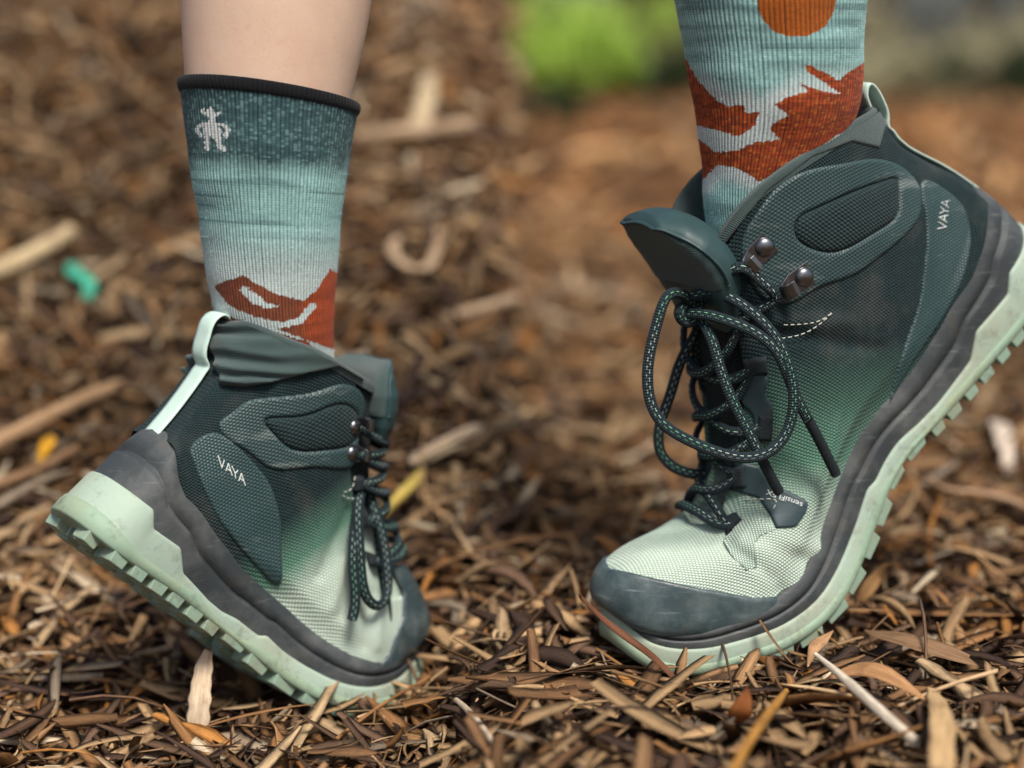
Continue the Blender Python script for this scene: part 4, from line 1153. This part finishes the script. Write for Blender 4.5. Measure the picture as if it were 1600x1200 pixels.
def piece(rr, L, W, kind, seg=7):
    """one curled piece of litter along +x, centred, lying on z=0; returns V,F,uv"""
    t = np.linspace(0, 1, seg)
    if kind == 0:   prof = np.sin(np.pi * np.clip(t * .94 + .04, 0, 1))**.7 * (1 + .09 * rr.normal(size=seg))                      # lance leaf
    elif kind == 1: prof = np.where((t > .02) & (t < .98), 1., .7) * (1 + .22 * rr.normal(size=seg))   # torn strip
    else:           prof = np.linspace(1, .45, seg)                                                # stalk
    bend = rr.normal(0, .5) if kind != 2 else rr.normal(0, .25)
    lift = rr.normal(0, .35); twist = rr.normal(0, .7)
    ang = bend * (t - .5); el = lift * (t - .5) * 1.2
    x = np.cumsum(np.cos(ang)) ; y = np.cumsum(np.sin(ang)); z = np.cumsum(np.sin(el))
    sc = L / seg
    c = np.stack([(x - x.mean()) * sc, (y - y.mean()) * sc, (z - z.min()) * sc], 1)
    tn = np.gradient(c, axis=0); tn /= np.linalg.norm(tn, axis=1, keepdims=True)
    sd_ = np.cross([0, 0, 1.], tn); sd_ /= np.maximum(np.linalg.norm(sd_, axis=1, keepdims=True), 1e-9)
    up = np.cross(tn, sd_); tw = twist * (t - .5) + rr.normal(0, .3)
    s2 = sd_ * np.cos(tw)[:, None] + up * np.sin(tw)[:, None]; u2 = np.cross(tn, s2)
    w_ = (W / 2 * prof)[:, None]
    if kind == 2:
        a = np.linspace(0, 2 * np.pi, 5)[:4]
        V = np.stack([c + s2 * w_ * math.cos(k) + u2 * w_ * math.sin(k) for k in a], 1); m = 4
        F = [[i * 4 + j, (i + 1) * 4 + j, (i + 1) * 4 + (j + 1) % 4, i * 4 + (j + 1) % 4] for i in range(seg - 1) for j in range(4)]
        F += [[0, 1, 2, 3], [(seg - 1) * 4 + k for k in (3, 2, 1, 0)]]
        uv = np.stack(np.broadcast_arrays(t[:, None] * L, np.array([0, .33, .66, 1])[None] * W), -1)
    else:
        fold = rr.uniform(-.3, .9) * W * .35
        th_ = .00035
        top = [c - s2 * w_ + u2 * fold * (w_ / W) , c + u2 * th_, c + s2 * w_ + u2 * fold * (w_ / W)]
        V = np.stack(top + [c - u2 * th_], 1); m = 4
        F = [[i * 4 + j, (i + 1) * 4 + j, (i + 1) * 4 + j + 1, i * 4 + j + 1] for i in range(seg - 1) for j in (0, 1)]
        F += [[i * 4 + 2, (i + 1) * 4 + 2, (i + 1) * 4 + 3, i * 4 + 3] for i in range(seg - 1)] + [[i * 4 + 3, (i + 1) * 4 + 3, (i + 1) * 4, i * 4] for i in range(seg - 1)]
        uv = np.stack(np.broadcast_arrays(t[:, None] * L, np.array([0, .5, 1, .5])[None] * W), -1)
    return V.reshape(-1, 3), np.array(F), uv.reshape(-1, 2)

LIB = []
rl = np.random.default_rng(11)
for k in range(70):
    kind = (0, 0, 1, 1, 1, 2, 0)[k % 7]
    L = rl.uniform(.026, .115) if kind != 2 else rl.uniform(.03, .13)
    W = {0: rl.uniform(.006, .014), 1: rl.uniform(.004, .011), 2: rl.uniform(.0014, .0032)}[kind]
    V, F, uv = piece(rl, L, W, kind); LIB.append((V, F, uv, kind))

def rotm(rz, tx, ty, nrm):
    """rotation columns for arrays: spin rz, small tilts, then lay onto ground normal"""
    n = len(rz); up = nrm + np.stack([tx, ty, 0 * tx], 1); up /= np.linalg.norm(up, axis=1, keepdims=True)
    fx = np.stack([np.cos(rz), np.sin(rz), 0 * rz], 1); fx -= (fx * up).sum(1, keepdims=True) * up; fx /= np.linalg.norm(fx, axis=1, keepdims=True)
    return np.stack([fx, np.cross(up, fx), up], 2)

def ground_normal(x, y):
    e = .02
    zx = (terrain(x + e, y, False) - terrain(x - e, y, False)) / (2 * e); zy = (terrain(x, y + e, False) - terrain(x, y - e, False)) / (2 * e)
    n = np.stack([-zx, -zy, np.ones_like(zx)], 1); n[:, :2] = np.clip(n[:, :2], -1.2, 1.2)
    return n / np.linalg.norm(n, axis=1, keepdims=True)

def foot_clear(x, y):
    """true where the tread presses down"""
    out = np.zeros(len(x), bool)
    for b in (bR, bL):
        d = np.stack([x, y, 0 * x], 1) - b.O
        s_, o_ = d @ b.f, d @ b.l
        sp = b.spine
        z = np.interp(s_, sp[:, 0], sp[:, 1]); gz = terrain(x, y, False)
        out |= (s_ > sp[0, 0] - .02) & (s_ < sp[-1, 0] + .012) & (np.abs(o_) < .052) & (z - gz < .034)
    return out

def scatter(x, y, depth, scale, rr, name, tilt=.36):
    n = len(x); nr = ground_normal(x, y)
    M3 = rotm(rr.uniform(0, 2 * np.pi, n), rr.normal(0, tilt, n), rr.normal(0, tilt, n), nr)
    pos = np.stack([x, y, terrain(x, y)], 1) + nr * (depth[:, None])
    ci = rr.choice(len(PAL), n, p=PW); colr = PAL[ci] * rr.uniform(.62, 1.2, (n, 1)) * (1 + .35 * vnoise(np.stack([x * 3.1, y * 2.3], -1), 91))[:, None]
    far = (sstep(y, .9, 3.0) * sstep(x, -.02, .1))[:, None]; colr = colr * (1 - far) + far * colr * np.array([1.42, 1.28, 1.15])  # brighter light over the far flat ground, put into the piece colours
    which = rr.integers(0, len(LIB), n); Vs, Fs, UVs, Cs = [], [], [], []; b = 0
    for k in range(len(LIB)):
        id_ = np.where(which == k)[0]
        if not len(id_): continue
        V, F, uv, kind = LIB[k]
        P = np.einsum('nij,vj->nvi', M3[id_], V) * scale[id_][:, None, None] + pos[id_][:, None]
        nv = len(V)
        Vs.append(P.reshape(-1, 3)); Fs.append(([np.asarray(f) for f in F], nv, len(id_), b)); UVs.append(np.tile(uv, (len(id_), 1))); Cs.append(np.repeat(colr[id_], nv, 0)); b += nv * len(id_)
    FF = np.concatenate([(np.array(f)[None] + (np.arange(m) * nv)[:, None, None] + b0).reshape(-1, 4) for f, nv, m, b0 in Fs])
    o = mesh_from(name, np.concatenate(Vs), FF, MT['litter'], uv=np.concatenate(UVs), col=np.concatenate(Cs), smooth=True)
    return o

def litter_mass():
    rr = np.random.default_rng(23)
    X, Y, D, S = [], [], [], []
    def add(n, x0, x1, y0, y1, d0, d1, s0, s1):
        X.append(rr.uniform(x0, x1, n)); Y.append(rr.uniform(y0, y1, n)); D.append(rr.uniform(d0, d1, n)); S.append(rr.uniform(s0, s1, n))
    add(7800, -.42, .46, -.42, .45, .000, .016, .6, 1.05)
    add(5200, -.75, .0, .35, 1.35, .0, .016, .75, 1.25)
    add(3600, 0, .75, .40, 1.35, .0, .016, .75, 1.25)
    add(4200, -1.4, -.02, 1.2, 2.8, .0, .02, 1.0, 1.7)
    add(4200, 0.0, 1.3, 1.3, 3.0, .0, .02, 1.0, 1.8)
    add(7000, -.1, 3.2, 3.0, 10.5, .0, .03, 1.6, 3.4)
    add(900, -.06, .012, .0, 2.6, .0, .02, .8, 1.3)
    add(2600, -1.6, -.7, -.3, 1.6, .0, .02, .9, 1.6)
    add(1600, .45, 1.2, -.4, .6, .0, .02, .8, 1.3)
    add(2200, -1.0, 1.0, -.9, -.4, .0, .02, .8, 1.2)
    add(3600, -.40, .44, -.40, .40, .008, .022, .14, .38)
    x, y, d, s_ = map(np.concatenate, (X, Y, D, S))
    press = foot_clear(x, y); d = np.where(press, d * .25 - .004, d); 
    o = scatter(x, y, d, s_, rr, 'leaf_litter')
    o['kind'] = 'stuff'; o['label'] = 'brown leaf litter and bark shreds covering the ground'; o['category'] = 'leaf litter'
    return o
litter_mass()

# single pieces on top: those that show largest
LEAFM = []; LENS = [float(np.ptp(LIB[k][0][:, 0])) for k in range(28)]
for k in range(28):
    V, F, uv, kind = LIB[k]
    me = bpy.data.meshes.new('leaf'); me.from_pydata(V.tolist(), [], F.tolist())
    l = me.uv_layers.new(name='UVMap'); li = np.zeros(len(me.loops), np.int32); me.loops.foreach_get('vertex_index', li); l.data.foreach_set('uv', uv[li].astype(np.float32).ravel())
    me.polygons.foreach_set('use_smooth', np.ones(len(me.polygons), bool)); me.materials.append(MT['leaf']); LEAFM.append((me, kind))
def leaf_objects(n):
    rr = np.random.default_rng(77); got = 0
    names = {0: ('dry_leaf', 'narrow dry leaf', 'leaf'), 1: ('bark_strip', 'torn strip of bark', 'bark strip'), 2: ('twig', 'thin dry stalk', 'twig')}
    tone = ['tan', 'brown', 'light tan', 'dark brown', 'pale', 'cream', 'brown', 'dull brown', 'ochre', 'blackish brown', 'grey', 'light tan', 'tan']
    while got < n:
        px, py = (rr.uniform(-30, 790), rr.uniform(560, 1230)) if rr.random() < .5 else (rr.uniform(790, 1630), rr.uniform(700, 1230))
        if rr.random() > (py - 420) / 700: continue
        P = gp(px, py)
        if foot_clear(P[:1], P[1:2])[0]: continue
        k = rr.integers(0, len(LEAFM)); me, kind = LEAFM[k]
        nr = ground_normal(P[:1], P[1:2]); M3 = rotm(rr.uniform(0, 6.28, 1), rr.normal(0, .16, 1), rr.normal(0, .16, 1), nr)[0]
        nm, what, ct = names[kind]
        o = bpy.data.objects.new(nm, me); COL.objects.link(o)
        s_ = rr.uniform(.8, 1.35)
        z = terrain(P[:1], P[1:2])[0]
        M4 = Matrix(M3.tolist()).to_4x4(); M4.translation = Vector((P[0], P[1], z + rr.uniform(.014, .019)))
        o.matrix_world = M4 @ Matrix.Scale(float(s_), 4)
        ci = rr.choice(len(PAL), p=PW); c = PAL[ci] * rr.uniform(.85, 1.15); o.color = (*c, 1)
        ln = LENS[k] * s_; sz_ = 'short' if ln < .05 else ('long' if ln > .085 else 'mid-length')
        where = 'on the rising bank' if P[1] > .12 and P[0] < 0 else ('at the foot of the bank' if P[0] < 0 else 'on the flat ground')
        o['label'] = f'{sz_} {tone[ci]} {what} lying {where}'; o['category'] = ct; o['group'] = f'{sz_} {tone[ci]} {ct} pieces {where}'
        got += 1
leaf_objects(280)

def strip_along(name, pts, W, colr, label, cat, kind=1, prof=None, th=.0008):
    """a single stick, stalk or leaf through given world points"""
    k = spline(np.array(pts), 24); t = np.linspace(0, 1, 24)
    pr = np.ones(24) if prof is None else lut(np.array(prof), t)
    wob = 1 + .10 * vnoise(np.stack([t * 9, 0 * t + W * 900], -1), 4)
    V, F, uv = tube(k, W / 2 * pr * wob, np.maximum((W / 2 if kind == 2 else th) * pr, .0002), [.05, -.5, .85], 10)
    o = mesh_from(name, V, F, MT['leaf'], uv=np.stack([uv[:, 1], uv[:, 0] * W], 1)); o.color = (*srgb(*colr), 1)
    c = Vector(k[0]); o.data.transform(Matrix.Translation(-c)); o.location = c
    o['label'] = label; o['category'] = cat
    return o
def gpl(pts): return [gp(a, b, h / 1000) for a, b, h in pts]
LANCE = [.1, .55, .9, 1, .95, .75, .45, .08]
strip_along('twig', gpl([(1444, 738, 45), (1470, 760, 34), (1520, 768, 28), (1570, 778, 24), (1625, 806, 18)]), .0034, (186, 156, 128), 'thin pale curved twig rising from the litter behind the steeply lifted boot', 'twig', 2, [.35, .8, 1, 1.2, 1])
strip_along('straw_stick', gpl([(1274, 1022, 26), (1330, 1070, 26), (1385, 1120, 24), (1432, 1160, 18)]), .0052, (214, 204, 186), 'white straight straw stick lying on litter beside the steeply lifted boot', 'stick', 2, [.4, .8, 1, 1.1, 1])
strip_along('leaf_blade', gpl([(1470, 1210, 30), (1472, 1150, 34), (1468, 1105, 28), (1455, 1075, 18)]), .012, (190, 160, 118), 'broad pale tan leaf blade standing up out of the litter', 'leaf', 1, [.9, 1, 1, .8, .3])
strip_along('leaf_blade', gpl([(1336, 948, 10), (1352, 925, 20), (1375, 896, 32), (1391, 882, 40)]), .0098, (182, 142, 98), 'tan lance leaf standing upright against the sole of the steeply lifted boot', 'leaf', 1, LANCE)
strip_along('dry_stalk', gpl([(905, 930, 60), (940, 965, 46), (985, 1000, 34), (1030, 1035, 20), (1052, 1058, 14)]), .0052, (112, 74, 54), 'brown dry stalk leaning across the pale toe of a boot', 'stalk', 1, [.5, .8, 1, 1, .7], .0012)
strip_along('curled_leaf', gpl([(1262, 1042, 16), (1268, 1022, 22), (1285, 1000, 24), (1302, 985, 26)]), .0075, (178, 140, 102), 'curled tan leaf tucked beside the tread of the steeply lifted boot', 'leaf', 1, LANCE)
strip_along('dry_leaf', gpl([(1352, 985, 16), (1420, 1000, 24), (1490, 1022, 22), (1560, 1048, 14)]), .016, (132, 104, 78), 'long broad grey-brown leaf lying flat across the litter', 'leaf', 1, LANCE)
strip_along('dry_leaf', gpl([(1288, 1062, 18), (1345, 1045, 26), (1400, 1062, 26), (1455, 1100, 18)]), .009, (176, 134, 94), 'long tan leaf arching over the litter beside a white stick', 'leaf', 1, LANCE)
strip_along('wood_chip', gpl([(308, 1135, 8), (312, 1090, 22), (318, 1045, 34), (326, 1015, 44)]), .0125, (206, 186, 160), 'pale flat wood chip standing up under the raised sole', 'wood chip', 1, [1, 1, .95, .8, .35], .0012)
strip_along('branch', gpl([(-40, 705, 14), (40, 668, 20), (110, 632, 20), (190, 600, 14)]), .012, (178, 146, 112), 'long tan branch lying on the bank behind the heel', 'branch', 2, [1, .95, .9, .8])
strip_along('branch', gpl([(-40, 770, 14), (40, 740, 18), (120, 700, 18)]), .008, (150, 118, 88), 'short brown branch on the bank below a longer tan branch', 'branch', 2, [1, .9, .7])
strip_along('straw_stick', gpl([(640, 722, 14), (700, 690, 20), (745, 672, 18), (780, 658, 14)]), .010, (196, 176, 150), 'pale straw stick slanting across the bank behind the laced front', 'stick', 2, [.8, 1, 1, .9])
strip_along('straw_stick', gpl([(690, 498, 14), (735, 486, 20), (775, 474, 14)]), 0.010, (184, 160, 132), 'pale thick straw on the upper bank beyond the leg', 'stick', 2, [.8, 1, .9])
strip_along('yellow_leaf', gpl([(58, 725, 14), (70, 700, 24), (80, 680, 20)]), .011, (214, 158, 40), 'small bright yellow leaf on the bank', 'leaf', 1, LANCE)
strip_along('yellow_stalk', gpl([(590, 812, 16), (615, 785, 26), (645, 755, 24), (660, 735, 16)]), .008, (196, 174, 92), 'yellow green stalk on the bank behind the laced front', 'stalk', 2, [.7, 1, 1, .6])
strip_along('plastic_scrap', gpl([(112, 412, 16), (128, 432, 24), (142, 446, 22), (134, 466, 14)]), .014, (64, 168, 140), 'small teal green scrap lying in the litter on the bank', 'scrap', 1, [.7, 1, .9, .7])
strip_along('curled_bark', gpl([(622, 370, 16), (630, 410, 26), (655, 420, 28), (678, 400, 24), (684, 340, 14)]), .010, (178, 154, 126), 'pale bark curl bent into a U on the upper bank', 'bark', 1, [.8, 1, 1, .9, .7])
strip_along('straw_stick', gpl([(656, 200, 14), (664, 160, 22), (672, 115, 18)]), .022, (190, 172, 140), 'pale broad stick standing across another on the upper bank', 'stick', 1, [1, 1, .8], .003)
strip_along('branch', gpl([(560, 212, 14), (630, 206, 22), (690, 200, 22), (750, 190, 14)]), .016, (182, 158, 130), 'long pale branch lying across the top of the bank', 'branch', 2, [.8, 1, .9, .8])
strip_along('straw_stick', gpl([(-30, 432, 14), (40, 402, 20), (110, 360, 18)]), .016, (196, 176, 140), 'pale straw stick near a teal scrap on the bank', 'stick', 2, [1, 1, .8])
strip_along('bark_flake', gpl([(1556, 660, 20), (1572, 700, 30), (1578, 740, 18)]), .017, (206, 192, 176), 'white bark flake standing in the litter behind the steeply lifted heel', 'bark', 1, [.6, 1, 1, .5], .002)
strip_along('yellow_stalk', gpl([(1140, 1215, 30), (1170, 1160, 34), (1205, 1110, 30), (1228, 1080, 18)]), .0048, (168, 122, 58), 'ochre stalk in the litter in front of the steeply lifted boot', 'stalk', 2, [.8, 1, .9, .6])
strip_along('dry_leaf', gpl([(1150, 1130, 12), (1160, 1105, 24), (1166, 1085, 30), (1168, 1072, 34)]), .0115, (140, 86, 46), 'orange brown leaf standing upright in front of the steeply lifted boot', 'leaf', 1, LANCE)
strip_along('straw_stick', gpl([(700, 1085, 14), (740, 1120, 20), (785, 1180, 14)]), .0035, (208, 190, 164), 'thin pale straw lying on the litter by the bank foot', 'stick', 2, [.7, 1, .7])
# ------------------------------------------------------------------ trees and shrubs beyond the flat ground
def m_leafmat(name, a, b):
    M = NT(name, .55, .35); n = M.noise(7, 3); M.color(M.mix(n, a, b))
    M.b.inputs['Subsurface Weight'].default_value = .0
    tr = M.n('BsdfTranslucent'); M.l(M.mix(n, tuple(1.6 * x for x in a), tuple(1.6 * x for x in b)), tr.inputs[0])
    mx = M.n('MixShader', Fac=.35); out = M.t.nodes['Material Output']
    M.l(M.b.outputs[0], mx.inputs[1]); M.l(tr.outputs[0], mx.inputs[2]); M.l(mx.outputs[0], out.inputs[0])
    return M.m
GR1 = m_leafmat('bright_leaves', srgb(138, 176, 70), srgb(196, 214, 116)); GR2 = m_leafmat('dark_leaves', srgb(40, 58, 36), srgb(66, 84, 50)); GR3 = m_leafmat('grey_leaves', srgb(140, 140, 112), srgb(176, 168, 138))
M_ = NT('tree_bark', .9, .2); nb_ = M_.noise(30, 6, .7); M_.color(M_.mix(nb_, srgb(40, 34, 30), srgb(78, 66, 56))); M_.bump(nb_, .02, 1.0); BARK = M_.m

def leaves(rr, centres, radii, n, size):
    k = rr.integers(0, len(centres), n); d = rr.normal(0, 1, (n, 3)); d /= np.linalg.norm(d, axis=1, keepdims=True)
    p = centres[k] + d * radii[k][:, None] * (rr.random((n, 1))**.4)
    a = rr.normal(0, 1, (n, 3)); a /= np.linalg.norm(a, axis=1, keepdims=True); b = np.cross(a, rr.normal(0, 1, (n, 3))); b /= np.linalg.norm(b, axis=1, keepdims=True)
    s_ = (size * rr.uniform(.6, 1.3, (n, 1)))
    V = np.stack([p - a * s_, p + b * s_ * .32, p + a * s_, p - b * s_ * .32], 1).reshape(-1, 3)
    return V, np.arange(n * 4).reshape(-1, 4)

def limb_mesh(segs):
    V, F, b = [], [], 0
    for pts, r0, r1 in segs:
        k = spline(np.array(pts), 16); v, f, _ = tube(k, np.linspace(r0, r1, 16), np.linspace(r0, r1, 16), [.3, -.9, .1], 9)
        V.append(v); F += [[i + b for i in q] for q in f]; b += len(v)
    return np.concatenate(V), F

def tree(x, y, rad, h, label, seed, mat, group='trees beyond the flat ground'):
    rr = np.random.default_rng(seed); z0 = float(terrain(x, y)) - .05
    t = thing('tree', label, 'tree', (x, y, z0), group)
    lean = rr.normal(0, .12, 2)
    tp = [(0, 0, 0), (lean[0] * .4, lean[1] * .4, h * .3), (lean[0], lean[1], h * .62), (lean[0] * 1.5, lean[1] * 1.5, h * .85)]
    segs = [(tp, rad, rad * .35), ([(0, 0, .5 * rad), (0, 0, -.01), (0, 0, -.05)], rad * 1.05, rad * 1.3)]
    ends = [np.array(tp[-1])]
    for i in range(7):
        a = i * 2.4 + rr.uniform(0, .6); hb = h * rr.uniform(.42, .75); st = np.array([lean[0] * hb / h * 1.4, lean[1] * hb / h * 1.4, hb])
        e = st + np.array([math.cos(a), math.sin(a), .55]) * h * rr.uniform(.18, .30); segs.append(([st, (st + e) / 2 + [0, 0, .06 * h], e], rad * .32, rad * .07)); ends.append(e)
    V, F = limb_mesh(segs); o = mesh_from('trunk', V, F, BARK); o.parent = t
    c = np.array(ends); c = np.concatenate([c + rr.normal(0, .25, c.shape) for _ in range(3)])
    V, F = leaves(rr, c, rr.uniform(.35, .7, len(c)), 2600, .10); o = mesh_from('crown', V, F, mat, smooth=False); o.parent = t
    return t
def shrub(x, y, wdt, hgt, label, seed, mat, n=2400, size=.05, group='shrubs beyond the flat ground'):
    rr = np.random.default_rng(seed); z0 = float(terrain(x, y)) - .02
    t = thing('shrub', label, 'shrub', (x, y, z0), group)
    k = 14; c = np.stack([rr.normal(0, wdt * .28, k), rr.normal(0, wdt * .22, k), np.abs(rr.normal(hgt * .5, hgt * .22, k)) + .04], 1)
    segs = [([(0, 0, 0), e * .5 + [0, 0, .04], e], .016, .005) for e in c[:9]]
    V, F = limb_mesh(segs); o = mesh_from('stem', V, F, BARK); o.parent = t
    V, F = leaves(rr, c, rr.uniform(.10, .22, k) * max(wdt, .5), n, size); V[:, 2] = np.maximum(V[:, 2], .01)
    o = mesh_from('foliage', V, F, mat, smooth=False); o.parent = t
    return t
def bx(px, D): return (px - 800) / FPX * D
# trunks
for px, D, rad, h, sd_ in ((995, 13.0, .20, 6.5, 1), (1052, 14.5, .13, 6.0, 2), (804, 13.5, .08, 6.0, 3), (1610, 14.0, .16, 6.5, 4), (1375, 16.5, .12, 5.5, 5), (1520, 18, .12, 6.0, 6)):
    tree(bx(px, D), D - 1, rad, h, 'dark-barked tree standing beyond the flat littered ground', sd_, GR2)
for px, D, wd, hg, sd_ in ((842, 11.2, 1.1, .55, 11), (905, 10.8, .6, .45, 12), (872, 11.9, 1.2, .8, 15), (1030, 16, 1.0, 1.0, 13)):
    shrub(bx(px, D), D - 1, wd, hg, 'bright green leafy shrub in front of the dark trunks', sd_, GR1, 1300, .06, 'bright green shrubs')
for px, D, wd, hg, sd_ in ((828, 8.8, .42, .16, 21), (1010, 11.0, .5, .25, 22), (1575, 10.5, .6, .25, 23)):
    shrub(bx(px, D), D - 1, wd, hg, 'low dark shrub at the edge of the littered ground', sd_, GR2, 1200, .05, 'low dark shrubs')
for px, D, wd, hg, sd_ in ((1385, 11.0, .9, .34, 31), (1490, 13.5, 1.1, .38, 32), (1565, 12.5, .9, .5, 33), (1690, 12, 1.2, .8, 34), (1250, 14, 1.4, .8, 35), (1120, 14.5, 1.2, .9, 36)):
    shrub(bx(px, D), D - 1, wd, hg, 'grey green scrubby shrub behind the littered ground', sd_, GR3, 1300, .06, 'grey green shrubs')
